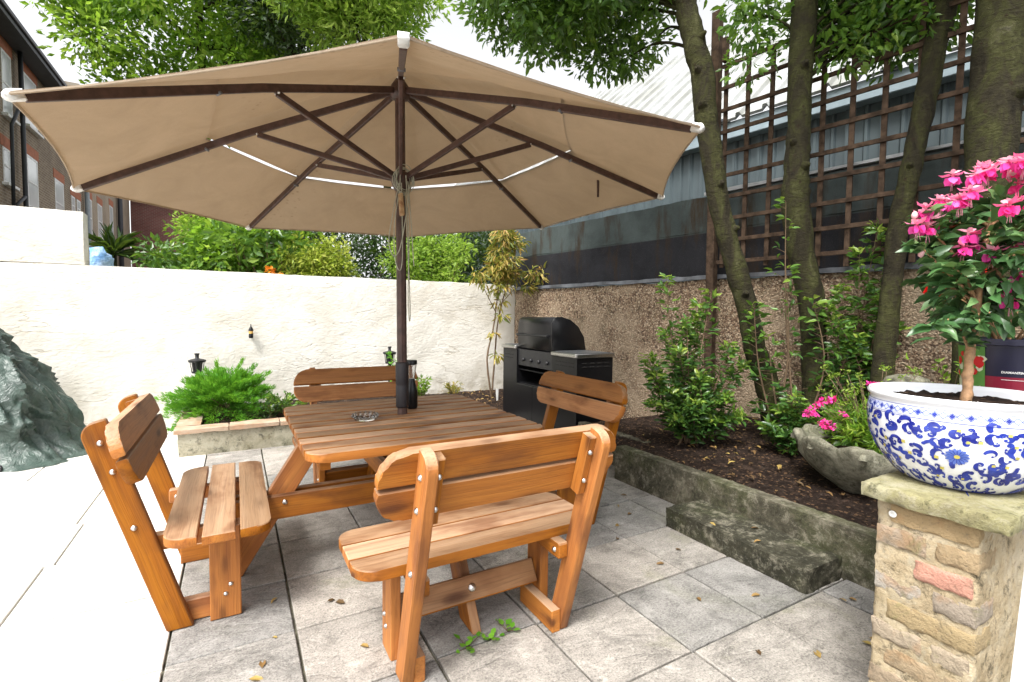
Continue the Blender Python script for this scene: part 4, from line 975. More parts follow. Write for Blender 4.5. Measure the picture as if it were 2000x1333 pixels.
# covered thing under green tarpaulin
tp = root('covered_barbecue', (-2.15, 6.25, 0), 'bulky thing wrapped in a crumpled dark green tarpaulin at the left edge', 'covered barbecue')
b = bmesh.new(); NA = 220; NZ = 100; rings = []
prof = [(0, .97), (.03, .90), (.1, .78), (.2, .72), (.4, .70), (.6, .64), (.75, .56), (.88, .48), (.93, .42), (1.05, .36), (1.18, .30), (1.28, .18), (1.33, .0)]
def pf(z):
    for i in range(len(prof) - 1):
        if prof[i][0] <= z <= prof[i + 1][0]:
            t = (z - prof[i][0]) / (prof[i + 1][0] - prof[i][0]); return prof[i][1] + (prof[i + 1][1] - prof[i][1]) * t
    return 0
for j in range(NZ + 1):
    z = 1.33 * (j / NZ); ring = []
    for i in range(NA):
        a = 2 * math.pi * i / NA; ca, sa = math.cos(a), math.sin(a)
        sq = 1 / max(abs(ca), abs(sa)) ** .35; r = pf(z) * min(1.12, sq)
        p = Vector((ca, sa * .62, z)); fade = min(1, (1.33 - z) * 3)
        n1 = mnoise.noise(Vector((ca * 2.2, sa * 2.2, z * 1.6))); n2 = abs(mnoise.noise(Vector((ca * 4.5 + 9, sa * 4.5, z * 3.2 + n1 * 2)))); n3 = abs(mnoise.noise(Vector((ca * 9, sa * 9 + 4, z * 6))))
        rg_ = 1 - min(1, abs(mnoise.noise(Vector((ca * 2.6 + 3, sa * 2.6, z * 2.2 + ca)))) * 5); rg2 = 1 - min(1, abs(mnoise.noise(Vector((ca * 5.5, sa * 5.5 + 7, z * 4.5 - sa * 2)))) * 6)
        dr = (.13 * n1 + .06 * (n2 - .25) + .10 * rg_ ** 2 * min(1, z * 2 + .3) + .02 * rg2 + .012 * (n3 - .2)) * fade - .07 * min(1, z * 1.4)
        fold = .035 * math.sin(a * 11 + 6 * n1 + z * 3) * max(0, 1 - z * 1.6) + .02 * math.sin(a * 5 + z * 7 + 3 * n1) * fade
        rr = max(0, r + dr * (.4 + r)) + fold
        ring.append(b.verts.new((-2.15 + ca * rr, 6.2 + sa * .68 * rr, max(.002, z + (.05 * n2 * fade if z > .05 else .0) + (.02 * n1 if z < .02 else 0)))))
    rings.append(ring)
for j in range(NZ):
    for i in range(NA): b.faces.new((rings[j][i], rings[j][(i + 1) % NA], rings[j + 1][(i + 1) % NA], rings[j + 1][i]))
b.faces.new(rings[-1])
d = BM(); join(d, b); link('tarpaulin', d, M['tarp'], tp, smooth=140)
b = BM(); box(b, (-2.6, 5.58, .005), (-1.72, 5.95, .05), .01); link('base_board', b, M['rubber'], tp)

# young tree with ochre leaves
t = root('young_tree', (3.28, 6.45, .15), 'slender young tree with yellow and bronze leaves in the wall corner', 'young tree')
b = BM(); tube(b, spline([(3.30, 6.45, .12), (3.22, 6.45, .7), (3.33, 6.46, 1.2), (3.42, 6.48, 1.8), (3.5, 6.5, 2.4), (3.52, 6.5, 2.7)], 6), lerpn([.016, .013, .011, .009, .006, .003], 31), 7, wob=.4)
tube(b, spline([(3.31, 6.47, .12), (3.37, 6.5, .7), (3.42, 6.5, 1.25), (3.55, 6.5, 1.75), (3.70, 6.5, 2.2), (3.72, 6.5, 2.55)], 6), lerpn([.016, .013, .011, .009, .006, .003], 31), 7, wob=.4)
tw = [((3.36, 6.46, 1.4), (3.10, 6.4, 1.8), (3.0, 6.38, 1.95)), ((3.6, 6.5, 1.85), (3.95, 6.42, 1.98), (4.08, 6.38, 2.02)), ((3.45, 6.5, 1.5), (3.7, 6.5, 1.75), (3.9, 6.45, 1.85))]
for q in tw: tube(b, spline(q, 4), lerpn([.007, .005, .002], 9), 5)
link('trunk', b, M['twig'], t, smooth=60)
cl = [(3.0, 6.38, 1.93, .10), (3.12, 6.4, 1.83, .10), (4.08, 6.38, 1.98, .13), (3.95, 6.4, 2.0, .12), (3.9, 6.45, 1.8, .1)] + [(random.gauss(3.56, .16), random.gauss(6.5, .08), random.uniform(1.95, 2.65), random.uniform(.12, .17)) for _ in range(17)] + [(3.45, 6.5, 1.55, .1), (3.5, 6.5, 1.8, .14), (3.35, 6.45, 1.75, .1), (3.3, 6.45, 1.1, .06), (3.36, 6.42, .75, .07), (3.42, 6.4, 1.35, .07)]
P, A, I = clumps([c[:3] for c in cl], [c[3] for c in cl], lambda r: int(50 * (r / .13) ** 1.5)); A[:, 2] -= .7
link('foliage', leafmesh('fol', P, A, RG.uniform(.09, .15, len(P)), .22, .3, True, rnd=RG.random(len(P))), L['ochre'], t)
b = BM(); poly(b, [(3.31, 6.32, .10), (3.34, 6.32, .10), (3.35, 6.33, .28), (3.305, 6.33, .28)], (0, .004, 0), .001); tag(link('plant_label', b, M['cap_white']), 'white plastic plant label stuck in the soil at the foot of the young tree', 'plant label')

# small planting in the planter and weeds
def tuft(name, c, n, h, sp, lm, size, wr, label, cat='plant', group=None, up=.3, stemmat='twig'):
    t = root(name, c, label, cat, group); P = []; A = []; b = BM()
    for k in range(n):
        a = random.uniform(0, 6.283); r = sp * random.random() ** .6; q = Vector(c) + Vector((math.cos(a) * r * .2, math.sin(a) * r * .2, 0)); e = Vector(c) + Vector((math.cos(a) * r, math.sin(a) * r, h * random.uniform(.5, 1)))
        m_ = q.lerp(e, .5) + Vector((0, 0, h * .12)); pts = spline([q, m_, e], 3); tube(b, pts, lerpn([.003, .002, .0012], len(pts)), 4)
        for p in pts[2:]:
            for _ in range(3): P.append(p + Vector((random.gauss(0, .006),) * 3)); A.append((math.cos(a) + random.gauss(0, .7), math.sin(a) + random.gauss(0, .7), .5 + random.gauss(0, .5)))
    link('stems', b, M[stemmat], t); link('leaves', leafmesh('lv', P, A, RG.uniform(size * .6, size * 1.3, len(P)), wr, up, True), lm, t); return t
tuft('bedding_plant', (.42, 5.95, .2), 26, .26, .17, L['laurel'], .05, .4, 'small leafy plant between the juniper and the rear bench')
tuft('bedding_plant', (.30, 5.80, .2), 18, .17, .12, L['dark'], .045, .4, 'low dark plant at the right foot of the juniper')
tuft('bedding_plant', (.72, 6.3, .2), 16, .2, .16, L['lime'], .04, .35, 'pale low plant in the planter left of the rear bench back')
tuft('bedding_plant', (2.15, 6.3, .2), 22, .30, .13, L['tree'], .06, .25, 'bright green tuft right of the rear bench against the cream wall')
tuft('bedding_plant', (2.75, 6.6, .16), 18, .2, .14, L['ochre'], .06, .2, 'dry grassy tuft at the foot of the cream wall left of the young tree')
tuft('bedding_plant', (1.92, 6.62, .2), 20, .62, .10, L['juniper'], .06, .3, 'green sprig in front of the lantern beside the parasol pole')
def weed(c, s, label):
    t = root('weed', c, label, 'weed', 'weeds in the paving joints'); P = []; A = []
    for k in range(s):
        a = random.uniform(0, 6.283); P.append(Vector(c) + Vector((random.gauss(0, .02), random.gauss(0, .02), random.uniform(.004, .025)))); A.append((math.cos(a), math.sin(a), .35))
    link('leaves', leafmesh('w', P, A, RG.uniform(.022, .04, len(P)), .75, .7, True, curl=.05, rnd=RG.uniform(.4, .9, len(P))), L['juniper'], t)
    b = BM()
    for p in P: tube(b, [c, p], .0012, 4)
    link('stems', b, M['twig'], t)
weed((.80, 1.755, .0), 12, 'bright green weed in the joint at the foot of the slanting table leg')
weed((.90, 1.755, .0), 9, 'small green weed just right of the slanting leg foot in the paving joint')
weed((.99, 1.765, .0), 9, 'rightmost green weed between the slabs under the front bench')

# ================================================================ right foreground: pier, china pot, fuchsia
pr_ = root('brick_pier', (1.8, .48, 0), 'crumbling yellow and pink brick pier with a mossy stone cap in the right foreground', 'pier')
m = NB('old_soft_brick'); o = m.obj(); rn = m.attr('rnd').outputs['Fac']; n = m.noise(o, 14, 6, .7, .6); n2 = m.noise(o, 90, 4, .7)
c = m.ramp(rn, [(0, (.36, .27, .14)), (.22, (.42, .29, .13)), (.42, (.27, .23, .20)), (.6, (.44, .35, .23)), (.78, (.40, .385, .36)), (.90, (.36, .26, .14)), (.95, (.55, .27, .20)), (1, (.55, .26, .19))])
c = m.mix(m.ramp(n, [(.32, .6), (.46, 0)]), c, (.15, .12, .075)); c = m.mix(m.ramp(n, [(.60, 0), (.74, .5)]), c, (.50, .44, .33))
c = m.mix(m.ramp(m.noise(o, 6, 4, .7), [(.55, 0), (.68, .55)]), c, (.40, .22, .09)); c = m.mix(m.ramp(m.noise(o, 8, 5, .7, 1), [(.58, 0), (.7, .6)]), c, (.20, .20, .07))
c = m.mix(m.ramp(n2, [(.3, .5), (.42, 0)]), c, (.12, .10, .08)); c = m.mix(.22, c, (.10, .09, .07)); m.col(c); m.rough(.95); m.bump(m.math('ADD', n, m.math('MULTIPLY', n2, .5)), .9, .015); OB = m.m
mort = concrete_mat('old_lime_mortar', [(.34, (.25, .19, .11)), (.5, (.42, .34, .22)), (.66, (.50, .43, .32))], .2)
rs = random.Random(21); b = BM(); z = 0; row = 0
PX0, PX1, PY0, PY1 = 1.712, 3.0, .492, .742
while z < .79:
    h = min(rs.uniform(.058, .068), .797 - z - .002)
    y = PY0 - (.11 if row % 2 else 0); 
    while y < PY1 - .02:
        a0 = max(PY0, y) ; a1 = min(PY1, y + .213)
        if a1 - a0 > .03:
            rv = rs.random() * .9; dx = rs.uniform(-.003, .003)
            if row == 8 and a0 <= PY0 + .02: rv = .97; a1 = .640; dx = -.003
            rough_box(b, (PX0 + dx, a0 + .004 + (rs.uniform(-.004, .008) if a0 == PY0 else 0), z + .004), (PX0 + .12, a1 - .004 + (rs.uniform(-.008, .010) if a1 == PY1 else 0), z + h), .012, .0028, 46, rnd=rv, edge=.0025, seed=row * 3.1)
        y += .222
    x = PX0 + .125 + (0 if row % 2 else .05)
    while x < PX1 - .05:
        for yy_ in (PY0, PY1 - .11): rough_box(b, (x, yy_ + .004, z + .004), (min(x + .213, PX1), yy_ + .106 + rs.uniform(-.004, .004), z + h), .05, .004, 20, rnd=rs.random() * .9, edge=.004, seed=row)
        x += .222
    z += h + .011; row += 1
link('brickwork', b, OB, pr_, smooth=60)
b = BM(); rough_box(b, (PX0 + .004, PY0 + .004, 0), (PX1 - .01, PY1 - .004, .795), .012, .0045, 30, edge=.003, seed=5); link('mortar', b, mort, pr_, smooth=60)
b = BM(); rough_box(b, (1.681, .430, .799), (3.05, .7725, .846), .016, .003, 14, edge=.003, seed=2); link('capstone', b, M['capstone'], pr_, smooth=60)
b = BM(); lathe(b, (PX0 - .004, .692, .764), [(.0095, 0), (.0105, .003), (.008, .005), (.006, .005), (.0055, .001), (.0001, .001)], 16, axis=(-1, 0, 0)); link('wall_plug', b, M['cap_white'], pr_, smooth=60)

# china pot
PC = Vector((1.565, .505, .946)); RM = .188
cp = root('china_pot', PC, 'white porcelain bowl planter painted with blue scrolls, standing on the brick pier', 'plant pot')
prof = [(.0001, .0), (.105, .0), (.112, .004), (.122, .012), (.145, .040), (.168, .080), (.181, .120), (.187, .160), (.188, .190), (.184, .215), (.181, .222), (.183, .228), (.188, .233), (.190, .240), (.186, .247), (.176, .245), (.172, .236), (.170, .21), (.16, .19)]
b = BM(); lathe(b, PC, prof, 72, cap=False); link('bowl', b, M['china'], cp, smooth=60)
b = BM(); lathe(b, PC + Vector((0, 0, .218)), [(.171, 0), (.1, .006), (.0001, .01)], 40, cap=False)
bmesh.ops.subdivide_edges(b, edges=b.edges[:], cuts=2, use_grid_fill=True)
for v_ in b.verts: v_.co.z += .012 * mnoise.noise(v_.co * 40) + .008 * mnoise.noise(v_.co * 90)
link('compost', b, M['soil'], cp, smooth=70)
pp = prof[1:15]; acc = [0]
for i in range(1, len(pp)): acc.append(acc[-1] + math.hypot(pp[i][0] - pp[i - 1][0], pp[i][1] - pp[i - 1][1]))
def surf(th, h, off=.0012):
    """point on the bowl at angle th, height h"""
    for i in range(len(pp) - 1):
        if pp[i][1] <= h <= pp[i + 1][1] and pp[i + 1][1] > pp[i][1]:
            t = (h - pp[i][1]) / (pp[i + 1][1] - pp[i][1]); r = pp[i][0] + (pp[i + 1][0] - pp[i][0]) * t
            dr = pp[i + 1][0] - pp[i][0]; dz = pp[i + 1][1] - pp[i][1]; l = math.hypot(dr, dz)
            return PC + Vector(((r + off * dz / l) * math.cos(th), (r + off * dz / l) * math.sin(th), h - off * dr / l))
    return PC + Vector((.18 * math.cos(th), .18 * math.sin(th), h))
def stroke(b, pts, ws, off=.0012):
    """pts in (arc metres, height), ws half widths"""
    L_ = []; R_ = []
    for i, p in enumerate(pts):
        a = pts[max(i - 1, 0)]; c = pts[min(i + 1, len(pts) - 1)]; dx, dy = c[0] - a[0], c[1] - a[1]; l = math.hypot(dx, dy) or 1; nx, ny = -dy / l, dx / l
        L_.append(b.verts.new(surf((p[0] + nx * ws[i]) / .18, min(.219, max(.003, p[1] + ny * ws[i])), off))); R_.append(b.verts.new(surf((p[0] - nx * ws[i]) / .18, min(.219, max(.003, p[1] - ny * ws[i])), off)))
    for i in range(len(pts) - 1): b.faces.new((L_[i], R_[i], R_[i + 1], L_[i + 1]))
def blob(b, c, pts, off):
    vs = [b.verts.new(surf((c[0] + x) / .18, min(.218, max(.003, c[1] + y)), off)) for x, y in pts]; ce = b.verts.new(surf(c[0] / .18, c[1], off))
    for i in range(len(vs)): b.faces.new((ce, vs[i], vs[(i + 1) % len(vs)]))
rs = random.Random(8); bs = BM(); by = BM(); bp = BM()
ARC = 2 * math.pi * .18
def curl(b, x, y, ang, size, turn, w_):
    pts = []; ws = []; a = ang; px, py = x, y; n = 12
    for i in range(n + 1):
        t = i / n; pts.append((px, py)); ws.append(w_ * 1.85 * (math.sin(math.pi * min(1, t * 1.05 + .08)) ** .8 * .85 + .15) * (1 - .35 * t))
        a += turn * (.15 + .55 * t); px += math.cos(a) * size / n; py += math.sin(a) * size / n
    stroke(b, pts, ws, .0012 + rs.random() * .0002)
    ex, ey = pts[-1]; blob(b, (ex, ey), [(w_ * 1.0 * math.cos(k), w_ * 1.0 * math.sin(k)) for k in [j * .785 for j in range(8)]], .0013)
flowers = [(.18 * a, h) for a, h in ((3.45, .105), (2.2, .10), (5.75, .11), (4.75, .085), (1.0, .09))]
def nearf(x, y): return any(abs(((x - f[0] + ARC / 2) % ARC) - ARC / 2) < .024 and abs(y - f[1]) < .024 for f in flowers)
for gx_ in range(44):
    for gy in range(7):
        x = (gx_ + .5 * (gy % 2)) * ARC / 44 + rs.uniform(-.005, .005); y = .015 + gy * .0265 + rs.uniform(-.004, .004)
        if y > .184 or nearf(x, y): continue
        a = rs.uniform(0, 6.283); tn = rs.choice((-1, 1)) * rs.uniform(.8, 1.15)
        curl(bs, x, y, a, rs.uniform(.030, .044), tn * .8, rs.uniform(.0026, .0040))
        if rs.random() < .75: curl(bs, x, y, a + 2.6, rs.uniform(.014, .022), -tn, rs.uniform(.0016, .0026))
        if rs.random() < .5: curl(bs, x, y, a + 1.2, .012, tn, .0013)
        if rs.random() < .26:
            q = rs.uniform(.0035, .005); blob(by, (x + .006, y), [(q * math.cos(k) * (1.3 if j % 2 else .8), q * math.sin(k) * (1.2 if j % 2 else .8)) for j, k in enumerate([i * .785 for i in range(8)])], .0019)
for f in flowers:
    for k in range(14):
        a = k * 6.283 / 14; pts = [(f[0] + math.cos(a) * r, f[1] + math.sin(a) * r) for r in (.005, .009, .014, .019, .022)]; stroke(bp, pts, [.0008, .0022, .0032, .003, .0008], .0016)
        a += .22; stroke(bs, [(f[0] + math.cos(a) * r, f[1] + math.sin(a) * r) for r in (.005, .014, .021)], [.0005, .0006, .0004], .0021)
    blob(by, f, [(.0055 * math.cos(k), .0055 * math.sin(k)) for k in [j * .785 for j in range(8)]], .0022)
# border band
bl = BM()
for hh, w_ in ((.190, .0007), (.1935, .0005), (.2185, .0006)): stroke(bs, [(ARC * k / 96, hh) for k in range(97)], [w_] * 97, .0013)
stroke(bl, [(ARC * k / 96, .206) for k in range(97)], [.0098] * 97, .0009)
nb_ = 76
for k in range(nb_):
    x = ARC * k / nb_; s_ = ARC / nb_ / 2
    if k % 2: blob(bs, (x, .206), [(.0052, 0), (0, .006), (-.0052, 0), (0, -.006)], .0015)
    stroke(bs, [(x, .198), (x + 2 * s_, .214)], [.0005] * 2, .0014); stroke(bs, [(x + 2 * s_, .198), (x, .214)], [.0005] * 2, .0014)
stroke(bs, [(ARC * k / 96, .0045) for k in range(97)], [.0012] * 97, .0013)
link('painted_scrolls', bs, M['blue'], cp); link('painted_flowers', bp, M['blue2'], cp); link('painted_yellow', by, M['yellow'], cp)
link('painted_border', bl, simple('lavender_glaze', (.35, .40, .75), .1, nsc=60, c2=(.6, .65, .85), bst=0), cp)

# fuchsia standard
fx = root('fuchsia', (1.565, .49, 1.14), 'standard fuchsia with bare brown stem and hanging pink flowers growing in the china pot', 'flowering plant')
b = BM(); stem = spline([(1.555, .492, 1.14), (1.562, .492, 1.20), (1.572, .494, 1.27), (1.582, .492, 1.33), (1.588, .49, 1.42), (1.60, .488, 1.52), (1.615, .48, 1.62)], 6)
tube(b, stem, lerpn([.0115, .0105, .0095, .0095, .008, .006, .004], len(stem)), 10, wob=.5)
br = []
rs = random.Random(31)
C0_ = Vector((1.632, .466, 1.54))
for k in range(26):
    s0 = stem[rs.randint(18, len(stem) - 1)]; a = rs.uniform(0, 6.283); l = rs.uniform(.09, .17); e = rs.uniform(-.15, .9)
    d = Vector((math.cos(a) * math.cos(e), math.sin(a) * math.cos(e), math.sin(e))); pe = s0 + d * l; pts = spline([s0, s0.lerp(pe, .5) + Vector((0, 0, .02)), pe], 4)
    br.append((pts, d)); tube(b, pts, lerpn([.0038, .0028, .0014], len(pts)), 6)
for pts in ([(1.572, .494, 1.27), (1.548, .50, 1.305), (1.535, .51, 1.35)], [(1.585, .49, 1.40), (1.53, .53, 1.46), (1.465, .565, 1.525)], [(1.587, .49, 1.46), (1.53, .54, 1.53), (1.48, .565, 1.60)], [(1.60, .49, 1.5), (1.64, .44, 1.42), (1.66, .44, 1.40)]):
    p_ = spline([Vector(q) for q in pts], 5); br.append((p_, (p_[-1] - p_[0]).normalized())); tube(b, p_, lerpn([.0045, .003, .0016], len(p_)), 6)
link('stem', b, M['whip'], fx, smooth=60)
P = []; A = []
for pts, d in br:
    for i in range(2, len(pts)):
        for _ in range(4):
            a = rs.uniform(0, 6.283); P.append(pts[i]); A.append(Vector((math.cos(a), math.sin(a), rs.uniform(-.5, .4))) + d * .5)
for k in range(150):
    dd = Vector((rs.gauss(0, 1), rs.gauss(0, 1), rs.gauss(0, 1))).normalized(); q = C0_ + Vector((dd.x * .105, dd.y * .105, dd.z * .145)) * rs.uniform(.35, 1) + Vector((0, 0, -.02)); P.append(q); A.append(dd + Vector((0, 0, -.35)))
for k in range(70):
    dd = Vector((rs.gauss(0, 1), rs.gauss(0, 1), rs.gauss(0, .6))).normalized(); q = Vector((1.60, .475, 1.40)) + Vector((dd.x * .09, dd.y * .09, dd.z * .07)); P.append(q); A.append(dd + Vector((0, 0, -.35)))
link('leaves', leafmesh('lv', P, A, RG.uniform(.030, .058, len(P)), .50, .55, True, curl=.2), L['fuchsia'], fx)
# flowers: swept-back sepals, ruffled skirt, stamens
fl = [(1.47, .565, 1.60), (1.455, .57, 1.575), (1.485, .56, 1.57), (1.475, .562, 1.615), (1.50, .56, 1.59)]
for k in range(58):
    a = rs.uniform(0, 6.283); e = rs.uniform(-.35, 1.35); d = Vector((math.cos(a) * math.cos(e), math.sin(a) * math.cos(e), math.sin(e)))
    q = Vector((1.625, .468, 1.60)) + Vector((d.x * .14, d.y * .13, d.z * .125)) + Vector((rs.gauss(0, .01),) * 3); fl.append(tuple(q))
fl += [(1.565, .46, 1.505), (1.60, .43, 1.52), (1.63, .41, 1.515), (1.57, .50, 1.53), (1.54, .50, 1.55), (1.618, .435, 1.43), (1.63, .43, 1.455), (1.612, .44, 1.392), (1.65, .42, 1.44), (1.53, .505, 1.52)]
fmat = [L['pink'], L['mag'], L['pale'], simple('pale_pink_stamen', (.8, .35, .45), .5, bst=0)]
for q in fl:
    q = Vector(q); s = rs.uniform(.024, .034); ph = rs.uniform(0, 1.5); fb = BM()
    tlt = Vector((rs.gauss(0, .25), rs.gauss(0, .25), 0))
    petals(fb, [q + Vector((0, 0, .004))] * 4, [(math.cos(ph + j * 1.571) + tlt.x, math.sin(ph + j * 1.571) + tlt.y, rs.uniform(-.1, .5)) for j in range(4)], s, .46, .7, 0, -.12)
    if rs.random() < .6: petals(fb, [q + Vector((0, 0, .007))] * 3, [(math.cos(ph + .6 + j * 2), math.sin(ph + .6 + j * 2), .6) for j in range(3)], s * .75, .5, .6, 2)
    aa = [rs.uniform(0, 6.283) for _ in range(9)]
    petals(fb, [q + Vector((math.cos(a) * .003, math.sin(a) * .003, 0)) for a in aa], [(math.cos(a) * .75, math.sin(a) * .75, -1.0) for a in aa], s * .85, .85, .2, 1, .05)
    tube(fb, [q + Vector((0, 0, .016)), q], [.0022, .0035], 6)
    for j in range(3): tube(fb, [q, q + Vector((rs.gauss(0, .003), rs.gauss(0, .003), -.036))], .0006, 4, 3)
    link('flower', fb, fmat, fx)
for q in ((1.452, .575, 1.60), (1.473, .566, 1.508), (1.62, .45, 1.70), (1.66, .42, 1.70)):
    b = BM(); lathe(b, q, [(.0001, -.010), (.006, -.005), (.007, .002), (.004, .009), (.0001, .012)], 12)
    link('bud', b, bpy.data.materials.get('pale_bud') or simple('pale_bud', (.75, .42, .45), .5, nsc=60, bst=0), fx, smooth=60)
place(cp, (1.966, .634, .846), 1.25); cp.scale.z = 1.12; place(fx, (1.956, .6125, 1.0887), 1.25)

# nursery pot with printed sleeve, and its red-flowered plant
NC = Vector((2.085, .535, .946))
npot = root('nursery_pot', NC, 'dark plastic nursery pot with printed navy and wine red label behind the china pot', 'plant pot')
r0_, r1_, H_ = .105, .135, .355
b = BM(); lathe(b, NC, [(r0_, 0), (r1_ - .002, H_ - .02), (r1_ + .006, H_ - .018), (r1_ + .006, H_), (r1_ - .006, H_), (r1_ - .02, H_ - .05)], 48, cap=False); link('shell', b, M['navy'], npot, smooth=50)
def psurf(th, h, off=.001):
    r = r0_ + (r1_ - r0_) * h / H_ + off; return NC + Vector((r * math.cos(th), r * math.sin(th), h))
def patch(th0, th1, h0, h1, off, n=16):
    b = BM(); V = [[b.verts.new(psurf(th0 + (th1 - th0) * i / n, h, off)) for i in range(n + 1)] for h in (h0, h1)]
    for i in range(n): b.faces.new((V[0][i], V[0][i + 1], V[1][i + 1], V[1][i]))
    return b
thc = math.atan2(-NC.y, -NC.x)      # side facing the terrace
link('red_band', patch(thc - .75, thc + 1.1, .03, .242, .0012), M['wine'], npot)
rs = random.Random(2); cols = [('leaf', simple('printed_green', (.10, .28, .05), .4, bst=0)), ('bloom', simple('printed_scarlet', (.62, .01, .015), .4, bst=0)), ('paper', simple('printed_pale', (.65, .70, .5), .4, bst=0))]
PT0, PT1 = thc - 1.45, thc - .46
link('picture_ground', patch(PT0, PT1, .03, H_ - .025, .0018), cols[0][1], npot)
for nm, mt in cols[1:]:
    b = BM()
    for k in range(46 if nm == 'bloom' else 24):
        th = rs.uniform(PT0 + .05, PT1 - .05); h = rs.uniform(.05, H_ - .05); r = rs.uniform(.009, .018); off = .0024 + rs.random() * .0004 + (.0005 if nm == 'bloom' else 0)
        vs = [b.verts.new(psurf(th + r * math.cos(a) * rs.uniform(.6, 1.1) / .125, h + r * math.sin(a) * rs.uniform(.6, 1.1), off)) for a in [j * .785 for j in range(8)]]; b.faces.new(vs)
    link('printed_' + nm, b, mt, npot)
def text_on(txt, th, h, size, mat, name, flip=1):
    cu = bpy.data.curves.new(name, 'FONT'); cu.body = txt; cu.size = size; cu.align_x = 'CENTER'; cu.align_y = 'CENTER'; cu.space_character = 1.05; cu.offset = .0003
    to = bpy.data.objects.new(name + '_tmp', cu); COL.objects.link(to); bpy.context.view_layer.update()
    me = bpy.data.meshes.new_from_object(to); bpy.data.objects.remove(to)
    b = bmesh.new(); b.from_mesh(me); bmesh.ops.triangulate(b, faces=b.faces[:])
    for v_ in b.verts: v_.co = psurf(th + v_.co.x / .122, h + v_.co.y, .0028)
    d = BM(); join(d, b); return link(name, d, mat, npot)
text_on('DIAMANTINA', thc + .09, .256, .0088, M['letter'], 'lettering')
b = patch(thc - .14, thc + .55, .233, .2345, .0026); link('fine_print', b, M['letter'], npot)
rp = root('begonia', (2.05, .55, 1.25), 'bright scarlet blooms of a second plant showing behind the fuchsia stem', 'flowering plant')
b = BM()
for c in ((1.885, .668, 1.464), (1.875, .675, 1.45), (1.965, .625, 1.497), (1.99, .61, 1.50), (1.955, .632, 1.56), (1.905, .655, 1.52)):
    D_ = [Vector((rs.gauss(0, 1), rs.gauss(0, 1), rs.gauss(0, 1))).normalized() for k in range(26)]; fb = BM()
    petals(fb, [Vector(c) + d * .012 for d in D_], D_, RG.uniform(.022, .036, 26), .95, .3, 0); link('bloom', fb, L['red'], rp)
    tube(b, spline([(2.05, .56, 1.24), (2.0, .6, 1.36), c], 4), .0025, 5)
for k in range(9): a = k * .7; tube(b, [(2.05, .56, 1.24), (2.05 + .09 * math.cos(a), .56 + .09 * math.sin(a), 1.40)], .0025, 5)
link('stems', b, M['whip'], rp)
C_ = [(2.05 + .1 * math.cos(k), .56 + .1 * math.sin(k), 1.34 + .012 * (k % 9)) for k in range(16)] + [(1.93, .64, 1.33)]
P, A, I = clumps(C_, [.07] * len(C_), lambda r: 10); link('leaves', leafmesh('rl', P, A, RG.uniform(.04, .075, len(P)), .65, .5, True), L['fuchsia'], rp)
place(npot, (2.572, .689, .846), 1.12); npot.scale.z = 1.22; place(rp, (2.5625, .6875, 1.226), 1.25)

# stone shell planter with pinks
SC = Vector((3.50, 1.56, .25))
sh_ = root('stone_planter', SC, 'weathered carved stone bowl planter with a scalloped rim on the soil of the bed', 'planter')
b = bmesh.new(); NA = 96; rows = [(.14, .0), (.17, .02), (.24, .07), (.31, .13), (.365, .20), (.40, .27), (.415, .315), (.405, .335), (.375, .335), (.35, .29), (.30, .27), (0.001, .26)]; rings = []
for r, z in rows:
    ring = []
    for i in range(NA):
        a = 2 * math.pi * i / NA; sc = abs(math.cos(a * 4.5)); wgt = min(1, z / .3)
        rr = r * (1 + .09 * (sc - .5) * wgt * (r > .3)); zz = z + .05 * (sc - .5) * wgt * (r > .34)
        q = Vector((rr * math.cos(a), rr * math.sin(a), zz)); nn = mnoise.noise(q * 8) * .045 + mnoise.noise(q * 20) * .022 + mnoise.noise(q * 45) * .008
        ring.append(b.verts.new(SC + q * (1 + nn / max(.1, r) * .8)))
    rings.append(ring)
for j in range(len(rings) - 1):
    for i in range(NA): b.faces.new((rings[j][i], rings[j][(i + 1) % NA], rings[j + 1][(i + 1) % NA], rings[j + 1][i]))
d = BM(); join(d, b); link('bowl', d, concrete_mat('carved_stone', [(.36, (.05, .05, .035)), (.5, (.17, .165, .12)), (.64, (.33, .32, .25))], .45), sh_, smooth=70)
b = BM(); 
for k in range(9):
    a = (k + .0) * 2 * math.pi / 9; c = SC + Vector((.395 * math.cos(a), .395 * math.sin(a), .29))
    pts = [c + Vector((math.cos(a) * .028 * math.cos(t_) , math.sin(a) * .028 * math.cos(t_), .035 * math.sin(t_))) for t_ in [j * .5 for j in range(11)]]; tube(b, pts, lerpn([.022, .016, .008], 11), 8, wob=.4)
link('carved_scrolls', b, bpy.data.materials['carved_stone'], sh_, smooth=60)
b = BM(); lathe(b, SC + Vector((0, 0, .265)), [(.37, 0), (.25, .02), (.0001, .03)], 40, cap=False); link('compost', b, M['soil'], sh_, smooth=60)
pk = root('pinks', SC + Vector((0, 0, .28)), 'low dense green plant with magenta flowers filling the stone planter', 'flowering plant')
C_ = ell(70, SC + Vector((.02, .0, .40)), (.30, .28, .15), .2, lambda p: p[2] > .5); P, A, I = clumps(C_, RG.uniform(.06, .11, 70), lambda r: int(36 * (r / .1) ** 2)); A[:, 2] += .5
link('leaves', leafmesh('pk', P, A, RG.uniform(.04, .085, len(P)), .16, .3, True), L['tree'], pk)
P, A, I = clumps(C_[::3], [.09] * len(C_[::3]), lambda r: 12); link('broad_leaves', leafmesh('pk2', P, A, RG.uniform(.05, .08, len(P)), .7, .6, True), L['laurel'], pk)
fc = [(3.20, 1.74, .80), (3.22, 1.73, .815), (3.25, 1.72, .825), (3.28, 1.70, .832), (3.31, 1.69, .835), (3.17, 1.76, .765), (3.16, 1.77, .745), (3.185, 1.74, .75), (3.22, 1.70, .69), (3.235, 1.68, .665), (3.26, 1.67, .68), (3.23, 1.695, .70), (3.30, 1.62, .76), (3.6, 1.62, .92), (3.63, 1.6, .925)]
